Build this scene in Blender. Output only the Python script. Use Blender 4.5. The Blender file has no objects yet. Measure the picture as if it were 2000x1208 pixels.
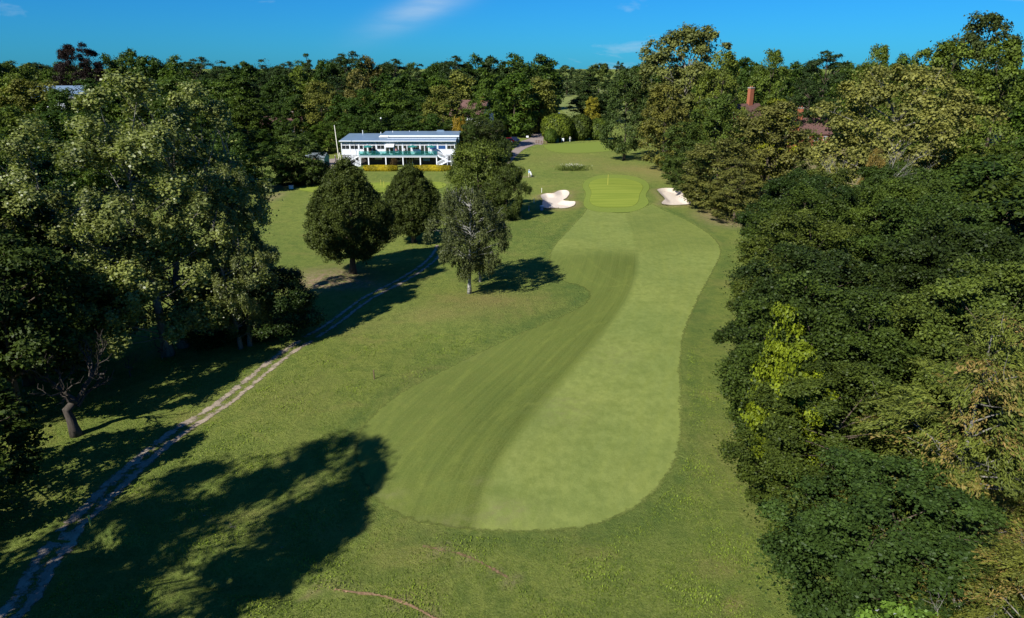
import bpy, bmesh, math, random
import numpy as np
from mathutils import Vector, Matrix
from mathutils.geometry import delaunay_2d_cdt

# ------------------------------------------------------------------ camera, sky, sun, exposure
S = bpy.context.scene
C = S.collection
CAM_H = 24.0
FPX = 1350.0                       # focal length in pixels of a 2000 px wide picture
PITCH = math.atan((604 - 130) / FPX)
cam_d = bpy.data.cameras.new('camera'); cam = bpy.data.objects.new('camera', cam_d); C.objects.link(cam)
cam.location = (0, 0, CAM_H); cam.rotation_euler = (math.pi / 2 - PITCH, 0, 0)
cam_d.sensor_width = 36.0; cam_d.lens = 36.0 * FPX / 2000; cam_d.clip_end = 9000; cam_d.clip_start = 0.5
S.camera = cam

SUN_EL, SUN_AZ = math.radians(38), math.radians(218)       # compass bearing of the sun, clockwise from +Y
W = bpy.data.worlds.new('World'); S.world = W; W.use_nodes = True
nt = W.node_tree; nt.nodes.clear()
def wn(t, **k):
    n = nt.nodes.new(t)
    for a, b in k.items(): setattr(n, a, b)
    return n
sky = wn('ShaderNodeTexSky', sky_type='NISHITA', sun_disc=False, sun_elevation=SUN_EL, sun_rotation=SUN_AZ,
         altitude=50, air_density=1.0, dust_density=0.15, ozone_density=3.0)
grade = wn('ShaderNodeMix', data_type='RGBA', blend_type='MULTIPLY'); grade.inputs['Factor'].default_value = 1
grade.inputs['B'].default_value = (0.08, 0.57, 1.20, 1)
tc = wn('ShaderNodeTexCoord')
mp = wn('ShaderNodeMapping'); mp.inputs['Scale'].default_value = (2.2, 2.2, 9.0); mp.inputs['Rotation'].default_value = (0.0, 0.22, 0.3)
mp.inputs['Location'].default_value = (0.35, 0.1, 0.25)
cl = wn('ShaderNodeTexNoise'); cl.inputs['Scale'].default_value = 2.1; cl.inputs['Detail'].default_value = 9; cl.inputs['Roughness'].default_value = 0.55
cl.inputs['Distortion'].default_value = 0.5
cr = wn('ShaderNodeValToRGB'); cr.color_ramp.elements[0].position = 0.62; cr.color_ramp.elements[1].position = 0.86
cm = wn('ShaderNodeMix', data_type='RGBA'); cm.inputs['B'].default_value = (6.0, 7.6, 9.2, 1)
bg = wn('ShaderNodeBackground'); bg.inputs['Strength'].default_value = 0.060
out = wn('ShaderNodeOutputWorld')
L = nt.links.new
L(tc.outputs['Generated'], mp.inputs['Vector']); L(mp.outputs[0], cl.inputs['Vector']); L(cl.outputs['Fac'], cr.inputs['Fac'])
L(sky.outputs[0], grade.inputs['A']); L(grade.outputs['Result'], cm.inputs['A']); L(cr.outputs['Color'], cm.inputs['Factor'])
# one thin streak of high cloud, upper left of the middle
def wdot(v):
    q = wn('ShaderNodeVectorMath', operation='DOT_PRODUCT'); q.inputs[1].default_value = v; L(tc.outputs['Generated'], q.inputs[0]); return q.outputs['Value']
def wmath(op, a, b=0.0):
    q = wn('ShaderNodeMath', operation=op)
    for i_, v in enumerate((a, b)):
        if isinstance(v, (int, float)): q.inputs[i_].default_value = v
        else: L(v, q.inputs[i_])
    return q.outputs[0]
d0 = Vector(((835 - 1000) / FPX, math.cos(PITCH) + 592 / FPX * math.sin(PITCH), -math.sin(PITCH) + 592 / FPX * math.cos(PITCH))).normalized()
ua = Vector((0.93, 0.0, 0.36)); ua = (ua - d0 * ua.dot(d0)).normalized(); ub = d0.cross(ua)
ea = wmath('POWER', wmath('DIVIDE', wmath('SUBTRACT', wdot(ua), ua.dot(d0)), 0.075), 2.0); eb = wmath('POWER', wmath('DIVIDE', wmath('SUBTRACT', wdot(ub), ub.dot(d0)), 0.016), 2.0)
wm = wmath('POWER', 2.718, wmath('MULTIPLY', wmath('ADD', ea, eb), -1.0))
mp2 = wn('ShaderNodeMapping'); mp2.inputs['Rotation'].default_value = (0, 0.37, 0); mp2.inputs['Scale'].default_value = (9, 9, 60)
c2 = wn('ShaderNodeTexNoise'); c2.inputs['Scale'].default_value = 1.0; c2.inputs['Detail'].default_value = 8; c2.inputs['Roughness'].default_value = 0.6
L(tc.outputs['Generated'], mp2.inputs['Vector']); L(mp2.outputs[0], c2.inputs['Vector'])
wf = wmath('MULTIPLY', wmath('MULTIPLY', wm, c2.outputs['Fac']), 0.75)
cm2 = wn('ShaderNodeMix', data_type='RGBA'); cm2.inputs['B'].default_value = (6.0, 7.6, 9.2, 1)
L(wf, cm2.inputs['Factor']); L(cm.outputs['Result'], cm2.inputs['A'])
L(cm2.outputs['Result'], bg.inputs['Color']); L(bg.outputs[0], out.inputs['Surface'])

sd = bpy.data.lights.new('sun', 'SUN'); sd.energy = 5.0; sd.angle = math.radians(0.53); sd.color = (1.0, 0.965, 0.90)
sun = bpy.data.objects.new('sun', sd); C.objects.link(sun); sun.location = (-60, -80, 120)
SUN_TO = Vector((-math.sin(SUN_AZ) * math.cos(SUN_EL), -math.cos(SUN_AZ) * math.cos(SUN_EL), -math.sin(SUN_EL)))
sun.rotation_euler = SUN_TO.to_track_quat('-Z', 'Y').to_euler()
S.view_settings.view_transform = 'Standard'; S.view_settings.look = 'None'
S.view_settings.exposure = 0.6; S.view_settings.gamma = 1.0; S.view_settings.use_curve_mapping = False
S.render.engine = 'CYCLES'
cy = S.cycles
cy.max_bounces = 5; cy.diffuse_bounces = 2; cy.glossy_bounces = 2; cy.transmission_bounces = 3; cy.transparent_max_bounces = 8
cy.use_denoising = True; cy.sample_clamp_indirect = 4.0; cy.caustics_reflective = False; cy.caustics_refractive = False

# ------------------------------------------------------------------ pixel of the photograph -> place on the ground
CP, SP = math.cos(PITCH), math.sin(PITCH)
def ray(px, py):
    x = (px - 1000) / FPX; y = -(py - 604) / FPX
    return x, CP + y * SP, -SP + y * CP
def Zat(py, Y, px=1000):
    d = ray(px, py); return CAM_H + d[2] / d[1] * Y
def flat(px, py, z=0.0):
    d = ray(px, py); t = (z - CAM_H) / d[2]; return d[0] * t, d[1] * t
def Xat(px, Y, z=0.0):
    depth = Y * CP + (CAM_H - z) * SP
    return (px - 1000) / FPX * depth

def spline(pts, closed=True, n=10):
    P = [Vector((p[0], p[1])) for p in pts]; N = len(P); o = []
    rng = range(N) if closed else range(N - 1)
    for i in rng:
        if closed: a, b, c, d = P[i - 1], P[i], P[(i + 1) % N], P[(i + 2) % N]
        else: a, b, c, d = P[max(i - 1, 0)], P[i], P[i + 1], P[min(i + 2, N - 1)]
        for k in range(n):
            t = k / n
            o.append(0.5 * ((2 * b) + (c - a) * t + (2 * a - 5 * b + 4 * c - d) * t * t + (3 * b - a - 3 * c + d) * t ** 3))
    if not closed: o.append(P[-1])
    return np.array([(v.x, v.y) for v in o])

def seg_dist(P, line, closed=False):
    """distance of points P (N,2) to a polyline; also the side (+ left) of the nearest piece"""
    A = line if closed else line[:-1]
    B = np.roll(line, -1, axis=0) if closed else line[1:]
    best = np.full(len(P), 1e9); side = np.zeros(len(P)); arc = np.zeros(len(P))
    run = 0.0
    for a, b in zip(A, B):
        d = b - a; L2 = max(d @ d, 1e-9)
        t = np.clip(((P - a) @ d) / L2, 0, 1)
        q = P - (a + t[:, None] * d)
        dd = np.hypot(q[:, 0], q[:, 1])
        m = dd < best
        best[m] = dd[m]; side[m] = (d[0] * (P[m, 1] - a[1]) - d[1] * (P[m, 0] - a[0])); arc[m] = run + t[m] * math.sqrt(L2)
        run += math.sqrt(L2)
    return best, np.sign(side), arc
def inside(P, poly):
    x, y = P[:, 0], P[:, 1]; r = np.zeros(len(P), bool)
    A = poly; B = np.roll(poly, -1, axis=0)
    for (x0, y0), (x1, y1) in zip(A, B):
        if y0 == y1: continue
        m = (y0 > y) != (y1 > y)
        r ^= m & (x < (x1 - x0) * (y - y0) / (y1 - y0) + x0)
    return r
def sdf(P, poly):
    """signed distance, positive inside"""
    x0, y0 = poly.min(0) - 6; x1, y1 = poly.max(0) + 6
    res = np.full(len(P), -6.0)
    m = (P[:, 0] > x0) & (P[:, 0] < x1) & (P[:, 1] > y0) & (P[:, 1] < y1)
    if m.any():
        Q = P[m]; d, _, _ = seg_dist(Q, poly, True); ins = inside(Q, poly)
        res[m] = np.where(ins, d, -d)
    return res
def sm(a, b, x):
    t = np.clip((x - a) / (b - a), 0, 1); return t * t * (3 - 2 * t)

# ------------------------------------------------------------------ outlines on the ground
def px_poly(pts, n=8, closed=True): return spline([flat(*p) for p in pts], closed, n)
FAIRWAY = px_poly([(1152, 404), (1130, 424), (1100, 455), (1074, 487), (1068, 518), (1092, 545), (1134, 560), (1143, 580), (1118, 602), (1060, 630),
    (980, 664), (900, 700), (822, 740), (752, 782), (696, 836), (682, 885), (700, 948), (742, 1000), (810, 1032), (900, 1047), (1000, 1052),
    (1100, 1047), (1195, 1027), (1270, 985), (1318, 930), (1340, 872), (1342, 800), (1338, 720), (1346, 650), (1370, 590), (1398, 532), (1414, 492),
    (1394, 460), (1350, 432), (1305, 412), (1272, 398), (1262, 402), (1210, 416)])
GREEN = px_poly([(1149, 364), (1160, 353), (1190, 349), (1225, 351), (1250, 359), (1256, 371), (1250, 384), (1246, 398), (1232, 405), (1198, 407), (1166, 405), (1151, 396), (1154, 380)])
COLLAR = px_poly([(1136, 366), (1146, 351), (1180, 342), (1230, 344), (1262, 354), (1270, 370), (1263, 385), (1268, 400), (1240, 413), (1200, 416), (1158, 413), (1138, 402), (1142, 382)])
PUTT = px_poly([(585, 372), (600, 364), (660, 360), (740, 357), (810, 356), (862, 357), (872, 364), (850, 371), (780, 376), (700, 378), (630, 378)])
BUNKER_L = px_poly([(1056, 384), (1066, 380), (1080, 380), (1092, 375), (1106, 375), (1112, 381), (1107, 389), (1100, 394), (1112, 396), (1123, 397), (1121, 404), (1104, 409), (1078, 409), (1062, 408), (1059, 400), (1060, 393)])
BUNKER_R = px_poly([(1284, 375), (1298, 371), (1320, 372), (1333, 378), (1335, 388), (1352, 396), (1355, 399), (1340, 402), (1312, 403), (1293, 401), (1294, 397), (1298, 392), (1288, 382)])
DRIVE = px_poly([(1002, 330), (990, 322), (988, 312), (992, 302), (1003, 292), (1012, 284), (1016, 277), (1028, 273), (1038, 266), (1030, 261), (1060, 261), (1062, 271), (1060, 283), (1048, 283), (1034, 288), (1022, 294), (1013, 302), (1003, 312), (999, 323)])
TRACK = spline([flat(*p) for p in [(-60, 1260), (40, 1170), (95, 1085), (165, 1010), (250, 925), (345, 845), (430, 790), (500, 735), (560, 690), (640, 640), (712, 590), (780, 552), (828, 520), (850, 500), (862, 480)]], False, 10)
SPUR = spline([flat(*p) for p in [(318, 885), (330, 925), (360, 975), (420, 1010), (500, 1045), (560, 1075)]], False, 8)
NAP = spline([flat(*p) for p in [(1170, 300), (1200, 360), (1225, 430), (1238, 470), (1243, 520), (1228, 575), (1180, 650), (1118, 725), (1058, 795), (1002, 870), (955, 950), (928, 1040), (920, 1080)]], False, 8)
DITCH = spline([flat(*p) for p in [(165, 1062), (215, 1078), (300, 1102), (420, 1130), (520, 1148), (585, 1156)]], False, 6)
TEE_EDGE = spline([flat(*p) for p in [(600, 1160), (660, 1163), (720, 1165), (765, 1173), (815, 1192), (870, 1222)]], False, 6)
TEE = px_poly([(1062, 284), (1100, 282), (1150, 279), (1188, 277), (1205, 286), (1190, 296), (1120, 300), (1075, 296)], 6)
FAR_FIELD = np.array([(28, 330), (60, 330), (96, 700), (120, 1500), (20, 1500), (30, 700)], float)
FIELD_L = np.array([(-62, 60), (-30, 76), (-10, 104), (-14, 150), (-50, 150), (-75, 110)], float)

RNG = np.random.default_rng(7)
WAVES = [(RNG.uniform(0.05, 0.22), RNG.uniform(0.05, 0.22), RNG.uniform(0, 6), RNG.uniform(0, 6)) for _ in range(9)]
def height(P):
    P = np.atleast_2d(np.asarray(P, float)); x, y = P[:, 0], P[:, 1]
    z = np.zeros(len(P))
    for i, (a, b, p, q) in enumerate(WAVES):
        z += 0.05 * np.sin(x * a * 1.6 + p + 0.4 * np.sin(y * b)) * np.sin(y * b * 1.3 + q)
    near = 1 - sm(140, 165, y)
    z *= near
    def bump(px, py, h, r, ry=None):
        cx, cy_ = flat(px, py); ry = ry or r
        return h * np.exp(-(((x - cx) / r) ** 2 + ((y - cy_) / ry) ** 2))
    z += bump(905, 612, 0.55, 8, 6) + bump(1090, 545, -0.25, 3, 4) + bump(640, 545, 0.4, 5, 4) + bump(1205, 378, 0.45, 9, 13)
    z += bump(1290, 640, 0.25, 5, 14) + bump(900, 860, 0.25, 5, 8)
    for B in (BUNKER_L, BUNKER_R):
        d = sdf(P, B)
        z -= 0.55 * sm(0.0, 1.3, d)
        z += 0.22 * np.exp(-((d + 0.35) / 0.45) ** 2)
    m = (y < 60)
    if m.any():
        d, s, _ = seg_dist(P[m], DITCH)
        zz = np.zeros(len(P)); zz[m] = -0.55 * np.exp(-(d / 0.7) ** 2) + 0.25 * np.exp(-((d - 1.6) / 0.9) ** 2) * (s > 0)
        z += zz
        d, s, _ = seg_dist(P[m], TRACK)
        zz = np.zeros(len(P)); zz[m] = -0.12 * np.exp(-(d / 1.0) ** 2); z += zz
    return z
def hz(x, y): return float(height([(x, y)])[0])
def G(px, py):
    z = 0.0
    for _ in range(4):
        x, y = flat(px, py, z); z = hz(x, y)
    return Vector((x, y, z))

# ------------------------------------------------------------------ materials
def mat(name, fn):
    m = bpy.data.materials.new(name); m.use_nodes = True; t = m.node_tree; t.nodes.clear()
    o = t.nodes.new('ShaderNodeOutputMaterial')
    class N: pass
    n = N()
    def new(ty, **k):
        q = t.nodes.new(ty)
        for a, b in k.items():
            if a.startswith('i_'): q.inputs[a[2:].replace('_', ' ')].default_value = b
            else: setattr(q, a, b)
        return q
    n.new = new; n.link = t.links.new; n.out = o; n.t = t
    def coord(scale=1.0, obj=True, vec=None):
        c = new('ShaderNodeTexCoord'); mp_ = new('ShaderNodeMapping')
        mp_.inputs['Scale'].default_value = scale if isinstance(scale, tuple) else (scale,) * 3
        n.link(c.outputs['Object'] if obj else c.outputs['Generated'], mp_.inputs['Vector']); return mp_.outputs[0]
    def noise(scale, detail=4, rough=0.55, stretch=(1, 1, 1), dist=0.0, rot=0.0, world=False):
        if world:
            c = new('ShaderNodeNewGeometry'); src = c.outputs['Position']
        else:
            c = new('ShaderNodeTexCoord'); src = c.outputs['Object']
        mp_ = new('ShaderNodeMapping'); mp_.inputs['Scale'].default_value = stretch; mp_.inputs['Rotation'].default_value = (0, 0, rot)
        n.link(src, mp_.inputs['Vector'])
        q = new('ShaderNodeTexNoise'); q.inputs['Scale'].default_value = scale; q.inputs['Detail'].default_value = detail
        q.inputs['Roughness'].default_value = rough; q.inputs['Distortion'].default_value = dist
        n.link(mp_.outputs[0], q.inputs['Vector']); return q.outputs['Fac']
    def ramp(fac, stops):
        r = new('ShaderNodeValToRGB'); e = r.color_ramp.elements
        while len(e) < len(stops): e.new(0.5)
        for el, (p, c) in zip(e, stops):
            el.position = p; el.color = (c, c, c, 1) if not isinstance(c, tuple) else (*c, 1)
        n.link(fac, r.inputs['Fac']); return r.outputs['Color']
    def mix(f, a, b, mode='MIX'):
        q = new('ShaderNodeMix', data_type='RGBA', blend_type=mode)
        for k, v in (('Factor', f), ('A', a), ('B', b)):
            if isinstance(v, (int, float)): q.inputs[k].default_value = v if k == 'Factor' else (v, v, v, 1)
            elif isinstance(v, tuple): q.inputs[k].default_value = (*v, 1)
            else: n.link(v, q.inputs[k])
        return q.outputs['Result']
    def math_(op, a, b=0.0, c=0.0):
        q = new('ShaderNodeMath', operation=op)
        for k, v in enumerate((a, b, c)):
            if isinstance(v, (int, float)): q.inputs[k].default_value = v
            else: n.link(v, q.inputs[k])
        return q.outputs[0]
    def attr(nm):
        a = new('ShaderNodeAttribute'); a.attribute_name = nm; return a.outputs['Fac']
    def bsdf(col, rough=0.8, spec=0.2, bump=None, bstr=0.3, bdist=0.05, metal=0.0):
        q = new('ShaderNodeBsdfPrincipled'); q.inputs['Roughness'].default_value = rough; q.inputs['Metallic'].default_value = metal
        q.inputs['Specular IOR Level'].default_value = spec
        if isinstance(col, tuple): q.inputs['Base Color'].default_value = (*col, 1)
        else: n.link(col, q.inputs['Base Color'])
        if bump is not None:
            b = new('ShaderNodeBump'); b.inputs['Strength'].default_value = bstr; b.inputs['Distance'].default_value = bdist
            n.link(bump, b.inputs['Height']); n.link(b.outputs[0], q.inputs['Normal'])
        return q.outputs[0]
    n.coord, n.noise, n.ramp, n.mix, n.math, n.attr, n.bsdf = coord, noise, ramp, mix, math_, attr, bsdf
    r = fn(n)
    if r is not None: n.link(r, o.inputs['Surface'])
    return m
def plain(name, col, rough=0.6, spec=0.3, var=0.18, scale=3.0, bump=0.15):
    def f(n):
        k = n.noise(scale, 5)
        c = n.mix(n.ramp(k, [(0.3, 0.0), (0.7, 1.0)]), tuple(v * (1 - var) for v in col), tuple(min(v * (1 + var), 1) for v in col))
        return n.bsdf(c, rough, spec, n.noise(scale * 9, 3), bump, 0.01)
    return mat(name, f)

M = {}
def grass_rough(n):
    big = n.ramp(n.noise(0.055, 3, 0.5, dist=0.6), [(0.35, 0.0), (0.66, 1.0)])
    mid = n.ramp(n.noise(0.45, 6, 0.7), [(0.36, 0.0), (0.62, 1.0)])
    fine = n.ramp(n.noise(2.4, 8, 0.78), [(0.42, 0.0), (0.58, 1.0)])
    grain = n.ramp(n.noise(9, 6, 0.8), [(0.42, 0.0), (0.58, 1.0)])
    c = n.mix(big, (0.105, 0.161, 0.028), (0.239, 0.258, 0.049))
    c = n.mix(n.math('MULTIPLY', mid, 0.7), c, (0.165, 0.208, 0.035))
    c = n.mix(n.math('MULTIPLY', fine, 0.62), c, (0.064, 0.102, 0.017))
    c = n.mix(n.math('MULTIPLY', grain, 0.5), c, (0.282, 0.316, 0.092))
    mow = n.ramp(n.noise(1.0, 5, 0.6, (1.6, 0.12, 1.0), 0.6, -0.42), [(0.40, 0.0), (0.64, 1.0)])
    c = n.mix(n.math('MULTIPLY', mow, 0.28), c, (0.233, 0.260, 0.059))
    c = n.mix(n.math('MULTIPLY', n.ramp(n.noise(0.8, 6, 0.68, dist=0.4), [(0.46, 0.0), (0.60, 1.0)]), 0.42), c, (0.078, 0.127, 0.028))
    c = n.mix(n.math('MULTIPLY', n.ramp(n.noise(0.19, 6, 0.66, dist=0.5), [(0.53, 0.0), (0.66, 1.0)]), 0.45), c, (0.243, 0.221, 0.067))
    lush_shade = n.attr('lush_shade'); c = n.mix(n.math('MULTIPLY', n.math('MULTIPLY', lush_shade, 0.6), n.ramp(n.noise(0.5, 5, 0.65), [(0.3, 0.2), (0.6, 1.0)])), c, (0.068, 0.121, 0.031))
    dry = n.attr('dry'); dk = n.math('MULTIPLY', dry, n.ramp(n.noise(0.9, 5, 0.65), [(0.25, 0.35), (0.65, 1.0)]))
    c = n.mix(dk, c, n.mix(grain, (0.204, 0.161, 0.051), (0.321, 0.258, 0.103)))
    pale = n.attr('streak'); c = n.mix(n.math('MULTIPLY', pale, n.ramp(n.noise(1.5, 4), [(0.3, 0.1), (0.65, 0.6)])), c, (0.180, 0.199, 0.048))
    dirt = n.attr('dirt'); dd = n.math('MULTIPLY', dirt, n.ramp(n.noise(1.7, 6, 0.7), [(0.34, 0.1), (0.58, 1.0)]))
    c = n.mix(dd, c, n.mix(fine, (0.210, 0.146, 0.085), (0.350, 0.262, 0.165)))
    b = n.math('ADD', n.math('MULTIPLY', n.noise(3.2, 6, 0.72), 1.4), n.noise(16, 4, 0.75))
    return n.bsdf(c, 0.95, 0.02, b, 0.9, 0.16)
M['rough'] = mat('rough_grass', grass_rough)

def ragged(n, surf, wob=0.28, scale=2.6, soft=4.0):
    """edge of a mown or worn area: frays over the last few decimetres"""
    e = n.attr('edge')
    k = n.math('SUBTRACT', e, n.math('MULTIPLY', n.noise(scale, 5, 0.7), wob))
    a = n.ramp(n.math('ADD', n.math('MULTIPLY', k, soft), 0.5), [(0.2, 0.0), (0.8, 1.0)])
    tr = n.new('ShaderNodeBsdfTransparent'); mx = n.new('ShaderNodeMixShader')
    n.link(a, mx.inputs[0]); n.link(tr.outputs[0], mx.inputs[1]); n.link(surf, mx.inputs[2])
    return mx.outputs[0]
def grass_fairway(n):
    nap = n.attr('nap')
    big = n.ramp(n.noise(0.12, 4, 0.55, dist=0.5), [(0.3, 0.0), (0.7, 1.0)])
    fine = n.ramp(n.noise(1.7, 8, 0.75, (1, 0.55, 1)), [(0.42, 0.0), (0.58, 1.0)])
    grain = n.ramp(n.noise(10, 6, 0.8), [(0.42, 0.0), (0.58, 1.0)])
    def along(fa, fl, det=5):
        cx = n.new('ShaderNodeCombineXYZ'); n.link(n.math('MULTIPLY', n.attr('across'), fa), cx.inputs[0]); n.link(n.math('MULTIPLY', n.attr('along'), fl), cx.inputs[1])
        q = n.new('ShaderNodeTexNoise'); q.inputs['Scale'].default_value = 1.0; q.inputs['Detail'].default_value = det; q.inputs['Roughness'].default_value = 0.62; q.inputs['Distortion'].default_value = 0.35
        n.link(cx.outputs[0], q.inputs['Vector']); return q.outputs['Fac']
    lines = n.ramp(along(1.5, 0.045), [(0.40, 0.0), (0.62, 1.0)])
    cross = n.ramp(along(5.5, 0.06), [(0.44, 0.0), (0.62, 1.0)])
    spots = n.ramp(n.noise(0.45, 6, 0.7), [(0.48, 0.0), (0.68, 1.0)])
    dark = n.mix(big, (0.056, 0.080, 0.015), (0.080, 0.100, 0.020))
    light = n.mix(big, (0.162, 0.208, 0.056), (0.236, 0.266, 0.070))
    c = n.mix(nap, dark, light)
    c = n.mix(n.math('MULTIPLY', lines, 0.22), c, (0.205, 0.245, 0.048))
    c = n.mix(n.math('MULTIPLY', cross, 0.17), c, (0.215, 0.250, 0.054))
    c = n.mix(n.math('MULTIPLY', fine, 0.32), c, (0.085, 0.120, 0.022))
    c = n.mix(n.math('MULTIPLY', grain, 0.26), c, (0.250, 0.270, 0.074))
    c = n.mix(n.math('MULTIPLY', n.ramp(n.noise(1.3, 6, 0.7), [(0.46, 0.0), (0.62, 1.0)]), 0.25), c, (0.110, 0.150, 0.038))
    c = n.mix(n.math('MULTIPLY', spots, 0.40), c, (0.105, 0.140, 0.029))
    st = n.attr('streak'); c = n.mix(n.math('MULTIPLY', n.math('MULTIPLY', st, 0.30), n.ramp(n.noise(0.7, 5, 0.6), [(0.35, 0.1), (0.65, 1.0)])), c, (0.215, 0.245, 0.050))
    dry = n.attr('dry'); c = n.mix(n.math('MULTIPLY', dry, n.ramp(n.noise(1.3, 5, 0.65), [(0.4, 0.0), (0.72, 0.8)])), c, (0.215, 0.190, 0.085))
    return ragged(n, n.bsdf(c, 0.95, 0.02, n.math('ADD', n.noise(2.6, 6, 0.7), n.noise(16, 4, 0.7)), 0.4, 0.05), 0.9, 1.8, 2.2)
M['fairway'] = mat('fairway_grass', grass_fairway)
def grass_green(n):
    band = n.ramp(n.noise(1.0, 2, 0.5, (0.05, 0.75, 1.0), 0.3, 0.35), [(0.42, 0.0), (0.58, 1.0)])
    fine = n.noise(3.5, 6, 0.7)
    c = n.mix(band, (0.178, 0.226, 0.033), (0.225, 0.265, 0.041))
    c = n.mix(n.math('MULTIPLY', n.ramp(fine, [(0.35, 0.0), (0.7, 1.0)]), 0.30), c, (0.150, 0.200, 0.025))
    return ragged(n, n.bsdf(c, 0.95, 0.03, fine, 0.2, 0.03), 0.12)
M['green'] = mat('green_grass', grass_green)
def grass_collar(n):
    fine = n.ramp(n.noise(2.2, 6, 0.7), [(0.3, 0.0), (0.7, 1.0)])
    c = n.mix(fine, (0.140, 0.190, 0.034), (0.190, 0.232, 0.044))
    return ragged(n, n.bsdf(c, 0.95, 0.02, n.noise(4, 6, 0.7), 0.4, 0.05), 0.3)
M['collar'] = mat('collar_grass', grass_collar)
def grass_field(n):
    c = n.mix(n.ramp(n.noise(0.12, 5), [(0.35, 0.0), (0.65, 1.0)]), (0.130, 0.175, 0.041), (0.215, 0.230, 0.070))
    return n.bsdf(c, 0.9, 0.1, n.noise(2, 5), 0.4, 0.1)
M['field'] = mat('field_grass', grass_field)
def sand(n):
    f = n.noise(2.4, 6, 0.65); r = n.noise(1.0, 3, 0.5, (0.7, 9, 1), 1.2, 0.4)
    c = n.mix(n.ramp(f, [(0.3, 0.0), (0.7, 1.0)]), (0.54, 0.455, 0.355), (0.64, 0.555, 0.45))
    return n.bsdf(c, 0.95, 0.1, n.math('ADD', f, r), 0.35, 0.06)
M['sand'] = mat('bunker_sand', sand)
def dirt_track(n):
    f = n.ramp(n.noise(1.6, 6, 0.7), [(0.3, 0.0), (0.72, 1.0)]); g = n.noise(9, 5, 0.7)
    c = n.mix(f, (0.235, 0.185, 0.130), (0.430, 0.355, 0.265))
    s = n.bsdf(c, 0.95, 0.1, n.math('ADD', g, n.noise(1.6, 6)), 0.7, 0.06)
    k = n.math('SUBTRACT', n.attr('mid'), n.math('MULTIPLY', n.math('ADD', n.noise(1.1, 6, 0.7), n.math('MULTIPLY', n.noise(4, 6, 0.75), 0.8)), 1.35))
    al = n.ramp(n.math('ADD', n.math('MULTIPLY', k, 2.4), 1.12), [(0.2, 0.0), (0.8, 1.0)])
    tr = n.new('ShaderNodeBsdfTransparent'); mx = n.new('ShaderNodeMixShader')
    n.link(al, mx.inputs[0]); n.link(tr.outputs[0], mx.inputs[1]); n.link(s, mx.inputs[2]); return mx.outputs[0]
M['track'] = mat('track_earth', dirt_track)
def earth(n):
    c = n.mix(n.ramp(n.noise(6, 6, 0.7), [(0.3, 0.0), (0.7, 1.0)]), (0.15, 0.085, 0.045), (0.33, 0.22, 0.12)); s_ = n.bsdf(c, 0.95, 0.1, n.noise(9, 5), 0.8, 0.05)
    k = n.math('SUBTRACT', n.attr('mid'), n.math('MULTIPLY', n.noise(3.5, 6, 0.75), 1.1)); al = n.ramp(n.math('ADD', n.math('MULTIPLY', k, 2.4), 0.55), [(0.2, 0.0), (0.8, 1.0)])
    tr = n.new('ShaderNodeBsdfTransparent'); mx = n.new('ShaderNodeMixShader')
    n.link(al, mx.inputs[0]); n.link(tr.outputs[0], mx.inputs[1]); n.link(s_, mx.inputs[2]); return mx.outputs[0]
M['earth'] = mat('bare_earth', earth)
def gravel(n):
    f = n.ramp(n.noise(0.5, 5, 0.6), [(0.3, 0.0), (0.7, 1.0)]); g = n.noise(7, 4, 0.8)
    c = n.mix(f, (0.235, 0.190, 0.165), (0.330, 0.270, 0.235)); c = n.mix(n.math('MULTIPLY', g, 0.3), c, (0.16, 0.13, 0.115))
    return ragged(n, n.bsdf(c, 0.92, 0.15, g, 0.5, 0.03), 0.3)
M['gravel'] = mat('drive_gravel', gravel)

def leaf(name, spec=0.14, rough=0.5, trans=0.17, warm=(1.08, 1.05, 0.9), var=0.5):
    def f(n):
        oi = n.new('ShaderNodeObjectInfo'); t = n.attr('tint')
        base = n.mix(1.0, oi.outputs['Color'], (1.26, 1.32, 0.78), 'MULTIPLY')
        dk = n.mix(1.0, base, (1 - var, 1 - var * 0.92, 1 - var * 0.85), 'MULTIPLY')
        lt = n.mix(1.0, base, tuple(v * (1 + var * 0.55) for v in warm), 'MULTIPLY')
        c = n.mix(n.ramp(t, [(0.12, 0.0), (0.9, 1.0)]), dk, lt)
        a = n.attr('accent'); c = n.mix(a, c, n.mix(n.ramp(t, [(0.2, 0.0), (0.8, 1.0)]), (0.16, 0.150, 0.030), (0.27, 0.155, 0.05)))
        s = n.bsdf(c, rough, spec)
        tl = n.new('ShaderNodeBsdfTranslucent'); n.link(n.mix(1.0, c, (1.25, 1.45, 0.55), 'MULTIPLY'), tl.inputs['Color'])
        mx = n.new('ShaderNodeMixShader'); mx.inputs[0].default_value = trans
        n.link(s, mx.inputs[1]); n.link(tl.outputs[0], mx.inputs[2]); return mx.outputs[0]
    return mat(name, f)
M['leaf'] = leaf('leaf')
M['leaf_gloss'] = leaf('leaf_gloss', 0.34, 0.42, 0.25)
M['needle'] = leaf('needle', 0.2, 0.6, 0.12, (1.08, 1.06, 0.9))
def bark(name, a, b, scale=4, st=(1, 1, 0.25)):
    def f(n):
        k = n.noise(scale, 6, 0.7, st)
        return n.bsdf(n.mix(n.ramp(k, [(0.35, 0.0), (0.65, 1.0)]), a, b), 0.9, 0.15, k, 0.8, 0.05)
    return mat(name, f)
M['bark'] = bark('bark_brown', (0.055, 0.040, 0.028), (0.13, 0.10, 0.075))
M['bark_grey'] = bark('bark_grey', (0.11, 0.10, 0.085), (0.26, 0.24, 0.205))
M['bark_pale'] = bark('bark_pale', (0.20, 0.185, 0.16), (0.42, 0.39, 0.34))
M['bark_birch'] = bark('bark_birch', (0.06, 0.055, 0.05), (0.62, 0.60, 0.55), 3.0, (1, 1, 2.2))

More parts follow.
